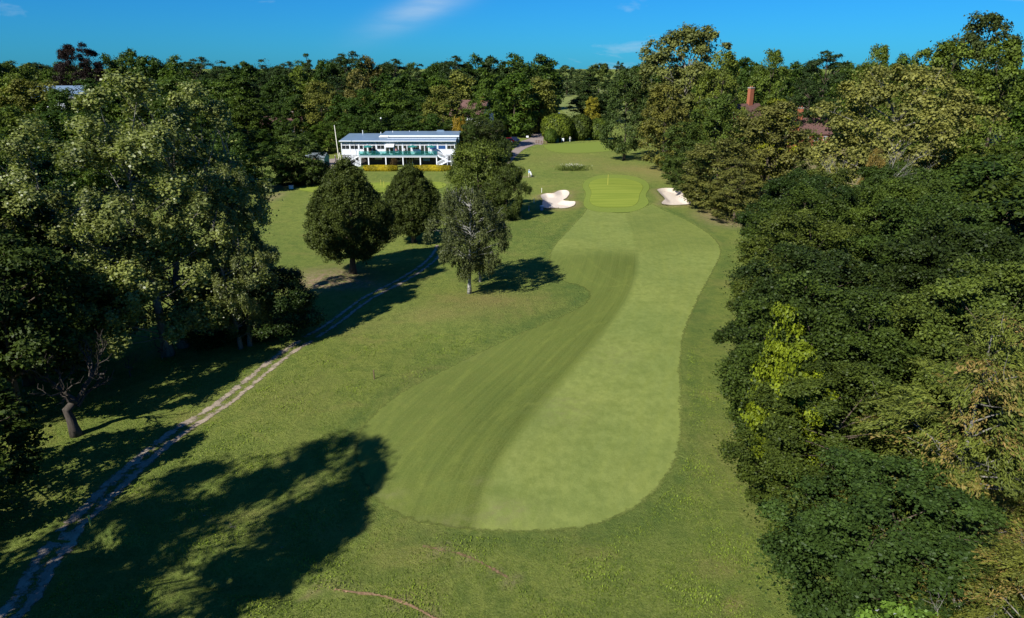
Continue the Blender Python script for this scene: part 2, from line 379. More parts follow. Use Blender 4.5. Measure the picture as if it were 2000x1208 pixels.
# ------------------------------------------------------------------ mesh helpers
def np_mesh(name, V, F4=None, F3=None, attrs=None, smooth=False):
    me = bpy.data.meshes.new(name)
    V = np.asarray(V, np.float32); nf4 = 0 if F4 is None else len(F4); nf3 = 0 if F3 is None else len(F3)
    me.vertices.add(len(V)); me.vertices.foreach_set('co', V.ravel())
    loops = np.concatenate([np.asarray(F4, np.int32).ravel() if nf4 else np.zeros(0, np.int32), np.asarray(F3, np.int32).ravel() if nf3 else np.zeros(0, np.int32)])
    me.loops.add(len(loops)); me.loops.foreach_set('vertex_index', loops)
    me.polygons.add(nf4 + nf3)
    st = np.concatenate([np.arange(nf4) * 4, nf4 * 4 + np.arange(nf3) * 3]).astype(np.int32)
    me.polygons.foreach_set('loop_start', st)
    if smooth: me.polygons.foreach_set('use_smooth', np.ones(nf4 + nf3, bool))
    me.update(calc_edges=True)
    for k, v in (attrs or {}).items():
        a = me.attributes.new(k, 'FLOAT', 'POINT'); a.data.foreach_set('value', np.asarray(v, np.float32))
    return me
def link(name, data, material=None, parent=None, loc=None, rot=None, scale=None):
    o = bpy.data.objects.new(name, data); C.objects.link(o)
    if material is not None and data is not None and not data.materials: data.materials.append(material)
    if parent is not None: o.parent = parent
    if loc is not None: o.location = loc
    if rot is not None: o.rotation_euler = rot
    if scale is not None: o.scale = scale
    return o
def tag(o, label, cat, group=None):
    o['label'] = label; o['category'] = cat
    if group: o['group'] = group
    return o
def structure(o): o['kind'] = 'structure'; return o

class MB:
    """collects boxes, bars, tubes and prisms; build() links them as one mesh object"""
    def __init__(s): s.v = []; s.f = []
    def _add(s, vs, fs):
        k = len(s.v); s.v += [tuple(v) for v in vs]; s.f += [tuple(i + k for i in f) for f in fs]; return s
    def box(s, x0, x1, y0, y1, z0, z1):
        return s._add([(x, y, z) for z in (z0, z1) for y in (y0, y1) for x in (x0, x1)],
                      [(0, 2, 3, 1), (4, 5, 7, 6), (0, 1, 5, 4), (2, 6, 7, 3), (0, 4, 6, 2), (1, 3, 7, 5)])
    def bar(s, a, b, w, h):
        a, b = Vector(a), Vector(b); d = (b - a).normalized(); up = Vector((0, 0, 1)) if abs(d.z) < 0.95 else Vector((1, 0, 0))
        r = d.cross(up).normalized() * w / 2; u = r.cross(d).normalized() * h / 2
        return s._add([p + i * r + j * u for p in (a, b) for j in (-1, 1) for i in (-1, 1)],
                      [(0, 1, 3, 2), (4, 6, 7, 5), (0, 4, 5, 1), (2, 3, 7, 6), (0, 2, 6, 4), (1, 5, 7, 3)])
    def tube(s, pts, rad, n=8, cap=True):
        P = [Vector(p) for p in pts]; k0 = len(s.v); R = rad if isinstance(rad, (list, tuple)) else [rad] * len(P)
        ref = Vector((0.31, 0.95, 0.05))
        for i, p in enumerate(P):
            d = (P[min(i + 1, len(P) - 1)] - P[max(i - 1, 0)]).normalized()
            if abs(d.dot(ref)) > 0.95: r1 = d.cross(Vector((0.9, -0.3, 0.1))).normalized()
            else: r1 = d.cross(ref).normalized()
            r2 = d.cross(r1)
            for j in range(n):
                a = 2 * math.pi * j / n; s.v.append(tuple(p + (r1 * math.cos(a) + r2 * math.sin(a)) * R[i]))
        for i in range(len(P) - 1):
            for j in range(n):
                a, b = k0 + i * n + j, k0 + i * n + (j + 1) % n; s.f.append((a, b, b + n, a + n))
        if cap:
            s.f.append(tuple(k0 + j for j in range(n))[::-1]); s.f.append(tuple(k0 + (len(P) - 1) * n + j for j in range(n)))
        return s
    def prism(s, prof, axis, a, b):
        """profile of (u, v) pushed along an axis: 'x' -> profile (y, z); 'y' -> (x, z); 'z' -> (x, y)"""
        def pt(u, v, w): return {'x': (w, u, v), 'y': (u, w, v), 'z': (u, v, w)}[axis]
        n = len(prof)
        return s._add([pt(u, v, a) for u, v in prof] + [pt(u, v, b) for u, v in prof],
                      [tuple(range(n))[::-1], tuple(range(n, 2 * n))] + [(i, (i + 1) % n, n + (i + 1) % n, n + i) for i in range(n)])
    def mesh(s, name, smooth=False):
        me = bpy.data.meshes.new(name); me.from_pydata(s.v, [], s.f); me.update()
        bm = bmesh.new(); bm.from_mesh(me); bmesh.ops.recalc_face_normals(bm, faces=bm.faces); bm.to_mesh(me); bm.free()
        if smooth: me.polygons.foreach_set('use_smooth', np.ones(len(me.polygons), bool))
        return me
    def build(s, name, material, parent=None, loc=None, rot=None, smooth=False, bevel=0.0):
        o = link(name, s.mesh(name, smooth), material, parent, loc, rot)
        if bevel:
            m = o.modifiers.new('bevel', 'BEVEL'); m.width = bevel; m.segments = 2; m.limit_method = 'ANGLE'
        return o
def empty(name, loc=(0, 0, 0), rz=0.0, label=None, cat=None, group=None):
    o = bpy.data.objects.new(name, None); C.objects.link(o); o.location = loc; o.rotation_euler = (0, 0, rz); o.empty_display_size = 0.3
    if label: tag(o, label, cat, group)
    return o
def copy_tree(o, parent=None):
    c = o.copy(); C.objects.link(c)
    if parent is not None: c.parent = parent
    for ch in [x for x in o.children]: copy_tree(ch, c)
    return c

# ------------------------------------------------------------------ the ground, one sheet out to the horizon
def grow(a, b, step, far, k=1.22):
    v = list(np.arange(a, b + 1e-6, step)); s = step
    while v[-1] < far: s *= k; v.append(v[-1] + s)
    return v
xr = grow(0, 58, 0.75, 4500); xs = np.array(sorted([-v for v in xr[1:]] + xr))
yf = grow(12, 190, 0.75, 6500); yb = []; s_ = 1.5; v_ = 12
while v_ > -400: v_ -= s_; s_ *= 1.35; yb.append(v_)
ys = np.array(sorted(yb + yf))
GX, GY = np.meshgrid(xs, ys); P2 = np.stack([GX.ravel(), GY.ravel()], 1)
HZ = height(P2)
nx, ny = len(xs), len(ys)
I = np.arange(nx * ny).reshape(ny, nx)
F4 = np.stack([I[:-1, :-1], I[:-1, 1:], I[1:, 1:], I[1:, :-1]], -1).reshape(-1, 4)
def blob(P, px, py, rx, ry, k=1.0):
    cx, cy_ = flat(px, py); return k * np.exp(-(((P[:, 0] - cx) / rx) ** 2 + ((P[:, 1] - cy_) / ry) ** 2))
def near_line(P, pts, w, n=6):
    d, _, _ = seg_dist(P, spline([flat(*p) for p in pts], False, n)); return np.exp(-(d / w) ** 2)
dry = np.zeros(len(P2)); dirt = np.zeros(len(P2)); lush_shade = np.zeros(len(P2)); streak = np.zeros(len(P2))
for a in [(960, 592, 5, 3.2, 0.75), (860, 620, 5, 2.2, 0.45), (1330, 345, 9, 9, 0.8), (1270, 330, 10, 8, 0.5), (1390, 415, 3, 6, 0.8), (1120, 312, 14, 12, 0.4),
          (700, 640, 4, 2, 0.3), (820, 1085, 2, 1.0, 0.4), (1450, 900, 2.5, 5, 0.35), (1400, 1110, 1.2, 0.6, 0.6), (560, 775, 3, 3, 0.25), (1440, 1180, .5, .4, 0.9), (1215, 330, 10, 6, 0.35)]:
    dry += blob(P2, *a)
for a in [(650, 545, 4.5, 3.6, 0.95), (620, 560, 3, 2, 0.6), (700, 560, 4, 2.0, 0.8), (545, 365, 2, 6, 0.9), (535, 385, 1.6, 5, 0.9), (1440, 437, 4, 3, 0.9), (1395, 422, 3, 4, 0.8), (985, 905, .3, .25, .0),
          (1026, 346, 2.2, 1.6, 0.7), (310, 690, 2.2, 1.3, 0.4), (1095, 230, 6, 14, 0.9)]:
    dirt += blob(P2, *a)
dirt += 0.9 * near_line(P2, [(600, 1160), (660, 1163), (720, 1165), (765, 1173), (815, 1192), (870, 1222)], 0.16)
dirt += 0.7 * near_line(P2, [(850, 1075), (910, 1090), (960, 1115), (1000, 1135)], 0.16) * 0.8
streak += near_line(P2, [(540, 905), (590, 830), (612, 760), (640, 700)], 0.35) + near_line(P2, [(565, 905), (620, 820), (650, 745)], 0.3) + near_line(P2, [(690, 860), (740, 800), (800, 690), (850, 650)], 0.25)
streak += near_line(P2, [(1045, 300), (1055, 290), (1060, 284)], 0.7) + near_line(P2, [(1043, 316), (1063, 305), (1068, 292)], 0.7)
dF = sdf(P2, FAIRWAY); lush_shade += np.exp(-((dF + 0.5) / 0.7) ** 2) * 0.8  # darker ring: longer grass along the fairway, its edge shadow painted in
for a in [(1120, 560, 3.5, 5, 0.9), (1240, 1030, 4, 2, 0.7), (1000, 640, 5, 4, 0.5), (1380, 640, 2, 12, 0.7), (200, 1035, 1.6, 1.0, 0.9), (1000, 450, 8, 14, 0.5), (1230, 420, 12, 12, .3)]:
    lush_shade += blob(P2, *a)
for B in (BUNKER_L, BUNKER_R):
    d = sdf(P2, B); dirt += 0.75 * np.exp(-((d + 0.25) / 0.35) ** 2); dirt[d > 0] = 0; dry += 0.5 * np.exp(-((d + 0.9) / 0.8) ** 2)
# bare leaf litter under the woods on the right and left
wood = sm(0, 4, P2[:, 0] - np.interp(P2[:, 1], [20, 45, 60, 72, 90, 110, 140, 180, 230], [15.5, 17.5, 21.5, 26, 34, 41, 44, 50, 60])) * (P2[:, 1] < 260)
dirt += wood * 0.9
for B in (BUNKER_L, BUNKER_R): HZ = HZ - 0.35 * sm(-0.1, 0.9, sdf(P2, B))
me = np_mesh('ground', np.column_stack([P2, HZ]), F4, None, {'dry': np.clip(dry, 0, 1), 'dirt': np.clip(dirt, 0, 1), 'lush_shade': np.clip(lush_shade, 0, 1), 'streak': np.clip(streak, 0, 1)}, True)
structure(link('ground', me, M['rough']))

def sheet(name, poly, step, lift, material, attrs=None, zfun=None, inset=0.0):
    """a surface lying on the ground inside an outline, with its own fine grid"""
    x0, y0 = poly.min(0); x1, y1 = poly.max(0)
    gx, gy = np.meshgrid(np.arange(x0, x1, step), np.arange(y0, y1, step))
    off = (np.arange(gx.shape[0]) % 2)[:, None] * step * 0.5
    Q = np.stack([(gx + off).ravel(), gy.ravel()], 1); d = sdf(Q, poly); Q = Q[d > step * 0.45]
    B = [poly[0]]
    for p in list(poly[1:]) + [poly[0]]:
        L_ = np.hypot(*(p - B[-1])); k = max(1, int(L_ / step))
        a = B[-1].copy()
        for i in range(1, k + 1): B.append(a + (p - a) * i / k)
    B = np.array(B[:-1])
    keep = np.hypot(*(B - np.roll(B, 1, 0)).T) > step * 0.15; B = B[keep]
    nb = len(B); allp = np.vstack([B, Q])
    r = delaunay_2d_cdt([Vector(p) for p in allp], [(i, (i + 1) % nb) for i in range(nb)], [], 1, 1e-5)
    V = np.array([(v.x, v.y) for v in r[0]]); F = np.array([f for f in r[2] if len(f) == 3])
    e = np.maximum(sdf(V, poly), 0.0)
    Z = (height(V) if zfun is None else zfun(V, e)) + lift
    A = {'edge': e}
    if attrs: A.update(attrs(V, e))
    c = V[F].mean(1); F = F[inside(c, poly)]
    n_ = (V[F[:, 1], 0] - V[F[:, 0], 0]) * (V[F[:, 2], 1] - V[F[:, 0], 1]) - (V[F[:, 1], 1] - V[F[:, 0], 1]) * (V[F[:, 2], 0] - V[F[:, 0], 0])
    F[n_ < 0] = F[n_ < 0][:, ::-1]
    return structure(link(name, np_mesh(name, np.column_stack([V, Z]), None, F, A, True), material))

def fairway_attrs(V, e):
    d, s, arc = seg_dist(V, NAP); side = d * s
    nap = sm(-0.5, 0.6, side) + np.where(side < 0, np.clip(-side * 0.022, 0, 0.24), 0)
    y = V[:, 1]; t = sm(88, 96, y); nap = nap * (1 - t) + 0.62 * t
    nap = np.where((y > 70) & (side < 0), nap + 0.32 * sm(84, 95, y), nap)
    st = np.zeros(len(V))
    for ln in [[(1060, 790), (1010, 800), (960, 850), (900, 960)], [(1120, 700), (1060, 740), (980, 800), (900, 900), (860, 990)], [(1180, 630), (1120, 660), (1040, 740), (950, 830), (820, 990)],
               [(1200, 600), (1080, 660), (960, 740), (850, 830), (770, 930)], [(1230, 520), (1200, 590), (1100, 680), (1000, 790), (930, 900)], [(1090, 480), (1140, 540), (1200, 560), (1240, 540)],
               [(1120, 470), (1160, 520), (1230, 560), (1280, 560)], [(1080, 520), (1120, 500), (1180, 490), (1235, 500)], [(1100, 640), (1060, 660), (1020, 720), (1010, 760)], [(1290, 480), (1310, 600), (1270, 720), (1230, 900), (1180, 1020)],
               [(1330, 470), (1340, 560), (1310, 680), (1290, 820), (1250, 960)], [(1390, 490), (1370, 560), (1335, 640), (1325, 740), (1325, 860), (1300, 930), (1240, 990)], [(740, 800), (720, 870), (740, 950), (790, 1000)], [(790, 760), (750, 850), (760, 930), (820, 1005)],
               [(930, 700), (860, 800), (820, 900), (840, 1000)], [(1150, 440), (1250, 450), (1340, 455), (1390, 470)], [(1180, 430), (1280, 432), (1360, 450)]]:
        dd, _, _ = seg_dist(V, spline([flat(*p) for p in ln], False, 6)); st = np.maximum(st, np.exp(-(dd / 0.17) ** 2))
    st = np.maximum(st, 0.9 * np.exp(-((e - 0.55) / 0.35) ** 2) * sm(-1, 1, side))
    dr = blob(V, 985, 1000, 1.6, 0.8) + blob(V, 760, 975, 1.2, 1.2, .5) + blob(V, 1100, 800, 2, 2.5, .5) + blob(V, 880, 690, 2.2, 1.5, .7) + blob(V, 940, 950, .7, .4, .7) + blob(V, 900, 1030, 3, .7, .6) + blob(V, 1200, 700, 2.5, 3, .3)
    return {'across': side, 'along': arc, 'nap': np.clip(nap, 0, 1), 'streak': np.clip(st, 0, 1), 'dry': np.clip(dr, 0, 1)}
sheet('fairway', FAIRWAY, 0.33, 0.035, M['fairway'], fairway_attrs)
sheet('green_collar', COLLAR, 0.6, 0.055, M['collar'])
sheet('putting_green', GREEN, 0.6, 0.085, M['green'])
sheet('practice_green', PUTT, 0.8, 0.05, M['green'])
sheet('tee_lawn', TEE, 1.2, 0.05, M['collar'])
sheet('sand_bunker', BUNKER_L, 0.3, 0.08, M['sand'])
sheet('sand_bunker', BUNKER_R, 0.3, 0.08, M['sand'])
sheet('driveway', DRIVE, 1.0, 0.06, M['gravel'])
def ribbon_poly(line, w):
    d = np.gradient(line, axis=0); n_ = np.stack([-d[:, 1], d[:, 0]], 1); n_ /= np.linalg.norm(n_, axis=1)[:, None]
    ww = w * (1 + 0.18 * np.sin(np.arange(len(line)) * 0.7))[:, None]
    return np.vstack([line + n_ * ww, (line - n_ * ww)[::-1]])
def track_attrs(V, e):
    d, _, _ = seg_dist(V, TRACK); return {'mid': np.clip(1.0 * np.exp(-((d - 0.55) / 0.30) ** 2) + (0.55 + 0.2 * (1 - sm(36, 50, V[:, 1]))) * np.exp(-(d / 0.85) ** 2), 0, 1.15) * sm(0, .25, e)}
sheet('dirt_track', ribbon_poly(TRACK, 1.35), 0.35, 0.03, M['track'], track_attrs)
def spur_attrs(V, e):
    d, _, _ = seg_dist(V, SPUR); return {'mid': 0.72 * np.exp(-(d / 0.5) ** 2) * sm(0, .2, e)}
sheet('side_track', ribbon_poly(SPUR, 0.75), 0.35, 0.045, M['track'], spur_attrs)
def full_attrs(V, e):
    _, _, ar = seg_dist(V, TEE_EDGE); return {'mid': 1.0 * sm(0, .06, e) * sm(0, 2.5, ar)}
sheet('turf_edge', ribbon_poly(TEE_EDGE, 0.12), 0.1, 0.05, M['earth'], full_attrs)
sheet('worn_line', ribbon_poly(spline([flat(*p) for p in [(820, 1070), (870, 1080), (910, 1090), (960, 1113), (1000, 1136)]], False, 6), 0.2), 0.14, 0.04, M['earth'], lambda V, e: {'mid': .55 * sm(0, .15, e)})
sheet('far_field', FAR_FIELD, 40, 0.25, M['field'])

# ------------------------------------------------------------------ longer grass of the near rough, as blades
def tufts():
    r = np.random.default_rng(99); n = 150000
    Y = 21 + 40 * r.random(n) ** 1.5; X = (r.uniform(-1, 1, n)) * (6 + Y * .74)
    P = np.column_stack([X, Y]); k = (sdf(P, FAIRWAY) < -.15) & (X < np.interp(Y, [20, 45, 60, 72], [15.5, 17.5, 21.5, 26]))
    d, _, _ = seg_dist(P, TRACK); k &= d > 1.2; P = P[k]; n = len(P)
    patch = np.sin(P[:, 0] * .9 + np.sin(P[:, 1] * .7)) * np.sin(P[:, 1] * .8 + 1.3 * np.sin(P[:, 0] * .5))
    h = r.uniform(.05, .12, n) * (1 + .5 * patch)
    Q = np.column_stack([P, height(P) + h * .4])
    T = np.array([0, 0, 1.0]) + rnd_unit(r, n) * .7; N = rnd_unit(r, n) * [1, 1, .3]
    V = leaf_cards(r, Q, N, h, .45, T, .1)
    return np_mesh('rough_grass', V, np.arange(len(V)).reshape(-1, 4), None, {'tint': np.repeat(np.clip(.42 + .15 * patch + r.normal(0, .14, n), 0, .8), 4), 'accent': np.zeros(len(V))})

# ------------------------------------------------------------------ trees
def rnd_unit(r, n):
    v = r.normal(size=(n, 3)); return v / np.linalg.norm(v, axis=1)[:, None]
def unit(v): return v / np.maximum(np.linalg.norm(v, axis=1), 1e-9)[:, None]
def leaf_cards(r, P, N, size, aspect, T=None, fold=0.16):
    """one folded four-cornered leaf (or spray) at each point P, facing N, lying along T"""
    n = len(P); N = unit(N)
    if T is None: T = rnd_unit(r, n)
    T = unit(T - N * (T * N).sum(1)[:, None]); B = np.cross(N, T)
    s = size[:, None]
    a = P - T * s * 0.5; c = P + T * s * 0.5
    w = B * s * 0.5 * aspect; up = N * s * fold
    b = P + w + up - T * s * 0.06; d = P - w + up - T * s * 0.06
    return np.stack([a, b, c, d], 1).reshape(-1, 3)
def leaf_mesh(name, r, P, N, size, aspect, tint, T=None, accent=None, material=None):
    V = leaf_cards(r, P, N, size, aspect, T)
    F = np.arange(len(V)).reshape(-1, 4)
    at = {'tint': np.repeat(tint, 4)}
    at['accent'] = np.repeat(accent if accent is not None else np.zeros(len(P)), 4)
    me = np_mesh(name, V, F, None, at); me.materials.append(material or M['leaf']); return me

class Lobes:
    """slow bumps that make a crown's outline uneven"""
    def __init__(s, r, amp): s.k = [(r.integers(1, 5), r.uniform(0, 6.3), r.uniform(2, 7), r.uniform(0, 6.3), r.uniform(0.4, 1)) for _ in range(5)]; s.amp = amp
    def __call__(s, az, t):
        q = 0
        for m, p, h, g, a in s.k: q = q + a * np.sin(m * az + p) * np.cos(h * t + g)
        return 1 + s.amp * q / 1.8
PROFILE = {
    'dome': ([0, .08, .25, .5, .75, .9, 1], [.55, .82, 1, .98, .84, .62, .28]),
    'round': ([0, .1, .3, .5, .75, .9, 1], [.35, .68, .97, 1, .84, .6, .24]),
    'egg': ([0, .06, .18, .35, .55, .75, .9, 1], [.45, .78, .98, 1, .84, .56, .3, .04]),
    'cone': ([0, .1, .3, .6, .85, 1], [.8, 1, .82, .5, .22, .02]),
    'tall': ([0, .1, .3, .55, .8, .93, 1], [.5, .8, 1, .95, .68, .42, .12]),
    'flat': ([0, .2, .5, .8, .95, 1], [.25, .5, .85, 1, .7, .2]),
}
LIB = {}
def build_kind(key, seed, Ht, R, base, prof, nclump, crad, tufts, per, lsize, aspect=0.75, lobes=0.22, flat_=0.75, fill=0.10, up=0.5,
               limbs=0, limb_r=0.1, trunk_r=0.3, bark='bark', material='leaf', mode='clump', accent=0.0, trunk_top=0.72, lean=0.5, inner=0.35, stems=1, loose=0.65):
    r = np.random.default_rng(seed); lb = Lobes(r, lobes); tp, rp = PROFILE[prof]
    z0 = base * Ht; zc = Ht - z0
    # clump centres spread over the crown's volume, more of them towards its skin
    tt = np.linspace(0.02, 0.98, 200); pr_ = np.interp(tt, tp, rp); dr_ = np.gradient(pr_ * R, tt * zc); wt = (pr_ + 0.05) * np.sqrt(1 + dr_ ** 2); wt /= wt.sum()
    t = r.choice(tt, nclump, p=wt) + r.uniform(-.01, .01, nclump)
    az = (np.arange(nclump) * 2.39996 + r.uniform(-0.5, 0.5, nclump))
    rf = np.where(r.random(nclump) < inner, r.uniform(0.1, 0.6, nclump), r.uniform(0.68, 0.95, nclump))
    rr = np.interp(t, tp, rp) * R * lb(az, t * 3) * rf
    CC = np.stack([np.cos(az) * rr, np.sin(az) * rr, z0 + zc * t * (1 + 0.05 * (lb(az + 1, t) - 1))], 1)
    cr_ = crad * R * r.uniform(0.65, 1.3, nclump)
    ctint = np.clip(r.normal(0.5, 0.2, nclump), 0, 1); cacc = (r.random(nclump) < accent) * r.uniform(0.5, 1, nclump) if accent else np.zeros(nclump)
    # tufts on each clump
    nt_ = nclump * tufts; ci = np.repeat(np.arange(nclump), tufts)
    axis = np.array([0, 0, z0 + zc * 0.4]); od = unit(CC - axis)
    D = unit(rnd_unit(r, nt_) + 0.55 * od[ci] + np.array([0, 0, 0.35]))
    TC = CC[ci] + D * (cr_[ci] * r.uniform(0.55, 1.0, nt_))[:, None] * np.array([1, 1, flat_])
    if mode == 'droop': TC[:, 2] -= r.uniform(0, 1.0, nt_) * cr_[ci] * 1.2
    n = nt_ * per; ti = np.repeat(np.arange(nt_), per); sg = (cr_[ci] * (0.30 if mode != 'upright' else 0.26))[ti]
    off = r.normal(size=(n, 3)) * sg[:, None] * 0.75 * np.array([1, 1, flat_])
    T = None
    if mode == 'droop':
        off *= np.array([0.45, 0.45, 1.9]); T = np.array([0, 0, -1.0]) + rnd_unit(r, n) * 0.55
    if mode == 'upright':
        off *= np.array([0.8, 0.8, 1.5])
    P = TC[ti] + off
    if mode == 'spray':      # flat sprays that hang outward
        out_ = np.column_stack([np.cos(az), np.sin(az), np.full(nclump, -0.25)])
        Dd = unit(out_[ci] + rnd_unit(r, nt_) * 0.5); along = r.uniform(-1, 1, n)
        side = np.cross(Dd, np.array([0, 0, 1.0])); Ln = (cr_[ci] * 0.75)[ti]
        P = TC[ti] + Dd[ti] * (along * Ln)[:, None] + side[ti] * (r.normal(size=n) * 0.22 * (1 - 0.5 * along) * Ln)[:, None] + np.array([0, 0, 1]) * (r.normal(size=n) * 0.06 * Ln - 0.18 * along ** 2 * Ln)[:, None]
        T = Dd[ti] + rnd_unit(r, n) * 0.45
    Nn = 0.65 * D[ti] + np.array([0, 0, up]) + loose * rnd_unit(r, n)
    tint = np.clip(0.55 * ctint[ci][ti] + 0.45 * r.random(n) + r.normal(0, .05, n), 0, 1); acc = cacc[ci][ti] * (r.random(n) < 0.8)
    if fill:
        m = int(n * fill); t2 = r.choice(tt, m, p=wt); a2 = r.uniform(0, 6.283, m); q2 = np.interp(t2, tp, rp) * R * lb(a2, t2 * 3) * np.sqrt(r.uniform(0.1, 1.05, m))
        P = np.vstack([P, np.stack([np.cos(a2) * q2, np.sin(a2) * q2, z0 + zc * t2], 1)]); Nn = np.vstack([Nn, rnd_unit(r, m) + np.array([0, 0, .4])])
        tint = np.concatenate([tint, r.random(m) * 0.7]); acc = np.concatenate([acc, np.zeros(m)])
        if T is not None: T = np.vstack([T, rnd_unit(r, m)])
    P[:, 2] = np.maximum(P[:, 2], 0.12)
    sz = lsize * r.uniform(0.5, 1.45, len(P))
    crown = leaf_mesh('crown', r, P, Nn, sz, aspect, tint, T, acc, M[material])
    # trunk and limbs
    tb = MB(); axisp = []
    for sidx in range(stems):
        ph = r.uniform(0, 6.3); pts = []; rad = []
        sx, sy = (0, 0) if sidx == 0 else (r.uniform(.5, 1.0) * trunk_r * 4, r.uniform(-1, 1) * trunk_r * 4)
        for k in range(9):
            q = k / 8; h = q * Ht * trunk_top
            pts.append((sx * (1 + q) + lean * math.sin(q * 2.2 + ph) * q, sy * (1 + q) + lean * math.cos(q * 1.9 + ph) * q, h - (0.15 if k == 0 else 0)))
            rad.append(trunk_r * ((1.45 if k == 0 else 1.0) * (1 - q) ** 0.8 + 0.06))
        tb.tube(pts, rad, 9); axisp.append(np.array(pts))
    trunk = tb.mesh('trunk', True); trunk.materials.append(M[bark])
    limb = None
    if limbs:
        lm = MB(); pick = np.argsort(-rf + r.uniform(0, .3, nclump))[:limbs] if limbs < nclump else np.arange(nclump)
        for i in pick:
            ax = axisp[i % stems]; c = CC[i]; zb = max(z0 * 0.7, min(c[2] - 0.55 * np.hypot(c[0], c[1]) * (1.4 if mode == 'upright' else 0.8), Ht * trunk_top * 0.95))
            a = np.array([np.interp(zb, ax[:, 2], ax[:, 0]), np.interp(zb, ax[:, 2], ax[:, 1]), zb])
            midp = a * 0.45 + c * 0.55 + np.array([0, 0, (0.08 if mode != 'upright' else -0.10) * np.linalg.norm(c - a)]) + r.normal(size=3) * 0.05 * np.linalg.norm(c - a)
            end = c + (c - a) * 0.12
            pl = [a * (1 - q) ** 2 + 2 * midp * q * (1 - q) + end * q * q for q in (0, .25, .5, .75, 1)]
            lm.tube(pl, [limb_r * v * r.uniform(.8, 1.2) for v in (1, .75, .5, .3, .1)], 5, False)
            for _ in range(3):
                q = r.uniform(.4, .95); p0 = a * (1 - q) ** 2 + 2 * midp * q * (1 - q) + end * q * q
                p1 = p0 + (rnd_unit(r, 1)[0] * 0.7 + np.array([0, 0, .5]) + od[i] * 0.5) * cr_[i] * 0.9
                lm.tube([p0, (p0 + p1) / 2 + r.normal(size=3) * .08, p1], [limb_r * .32, limb_r * .2, limb_r * .06], 4, False)
        limb = lm.mesh('limbs', True); limb.materials.append(M[bark])
    LIB[key] = (crown, trunk, limb, Ht, R)

build_kind('sycamore0', 11, 15, 5.6, .03, 'dome', 150, .155, 20, 30, .18, .8, limbs=26, limb_r=.055, trunk_r=.24, inner=.2, fill=.07, flat_=.85, up=.3, loose=1.0)
build_kind('sycamore1', 12, 15, 5.6, .03, 'round', 160, .145, 20, 30, .175, .8, limbs=26, limb_r=.055, trunk_r=.24, inner=.2, lobes=.3, fill=.07, flat_=.85, up=.3, loose=1.0)
build_kind('sycamore2', 13, 15, 5.6, .02, 'dome', 170, .135, 18, 30, .175, .7, limbs=26, limb_r=.055, trunk_r=.24, inner=.2, lobes=.33, fill=.07, flat_=.85, up=.3, loose=1.0)
build_kind('broad0', 21, 18, 6.2, .08, 'round', 76, .23, 16, 18, .37, .8, limbs=14, trunk_r=.32, inner=.12)
build_kind('broad1', 22, 18, 6.2, .06, 'dome', 92, .20, 16, 16, .36, .8, limbs=14, trunk_r=.32, lobes=.28, inner=.12)
build_kind('broad2', 23, 18, 6.2, .10, 'tall', 84, .21, 16, 16, .36, .75, limbs=14, trunk_r=.32, lobes=.32, inner=.12)
build_kind('broad3', 24, 18, 6.2, .04, 'dome', 110, .18, 15, 15, .35, .7, limbs=14, trunk_r=.32, lobes=.2, inner=.12, flat_=.6)
build_kind('high0', 26, 14, 5.5, .34, 'round', 110, .19, 18, 20, .26, .75, limbs=20, trunk_r=.26, inner=.15)
build_kind('far0', 31, 21, 6.5, .05, 'round', 70, .27, 13, 15, .56, .8, trunk_r=.35, inner=.1, lobes=.18)
build_kind('far1', 32, 21, 6.5, .05, 'dome', 76, .24, 13, 15, .54, .8, trunk_r=.35, lobes=.24, inner=.1)
build_kind('far2', 33, 21, 6.5, .08, 'tall', 74, .24, 13, 15, .54, .75, trunk_r=.35, lobes=.28, inner=.1)
build_kind('pine0', 41, 22, 5.6, .22, 'round', 60, .25, 14, 16, .46, .45, trunk_r=.34, lobes=.34, flat_=.5, limbs=22, limb_r=.13, material='needle', fill=.06, inner=.2)
build_kind('pine1', 42, 22, 5.6, .15, 'tall', 60, .25, 14, 16, .46, .45, trunk_r=.34, lobes=.36, flat_=.5, limbs=22, limb_r=.13, material='needle', fill=.06, inner=.2)
build_kind('spire0', 43, 22, 5.0, .03, 'cone', 110, .22, 12, 15, .42, .42, trunk_r=.3, lobes=.16, flat_=.6, material='needle', trunk_top=.97, lean=.1)
build_kind('poplar0', 51, 23, 5.6, .10, 'tall', 110, .17, 22, 32, .19, .85, trunk_r=.32, lobes=.40, flat_=1.0, limbs=70, limb_r=.07, bark='bark_grey', mode='upright', material='leaf_gloss', fill=.02, inner=.3, up=.3, stems=2)
build_kind('poplar1', 52, 23, 5.6, .08, 'tall', 106, .17, 22, 32, .19, .85, trunk_r=.32, lobes=.46, flat_=1.0, limbs=70, limb_r=.07, bark='bark_grey', mode='upright', material='leaf_gloss', fill=.02, inner=.3, up=.3, stems=2)
build_kind('yew0', 61, 13.2, 4.9, .18, 'egg', 330, .125, 13, 18, .21, .5, trunk_r=.36, lobes=.05, flat_=1.0, limbs=10, material='needle', fill=.25, inner=.08, up=.35)
build_kind('yew1', 62, 11.5, 4.6, .15, 'egg', 320, .125, 13, 18, .21, .5, trunk_r=.34, lobes=.06, flat_=1.0, limbs=10, material='needle', fill=.25, inner=.08, up=.35)
build_kind('birch0', 63, 11.5, 3.9, .27, 'round', 84, .19, 20, 20, .15, .7, trunk_r=.17, lobes=.22, limbs=60, limb_r=.045, bark='bark_birch', mode='droop', fill=.05, inner=.4, up=.2, trunk_top=.9, lean=.35)
build_kind('round0', 64, 11.5, 6.6, .03, 'round', 110, .19, 20, 20, .26, .75, trunk_r=.3, lobes=.26, limbs=30, inner=.12)
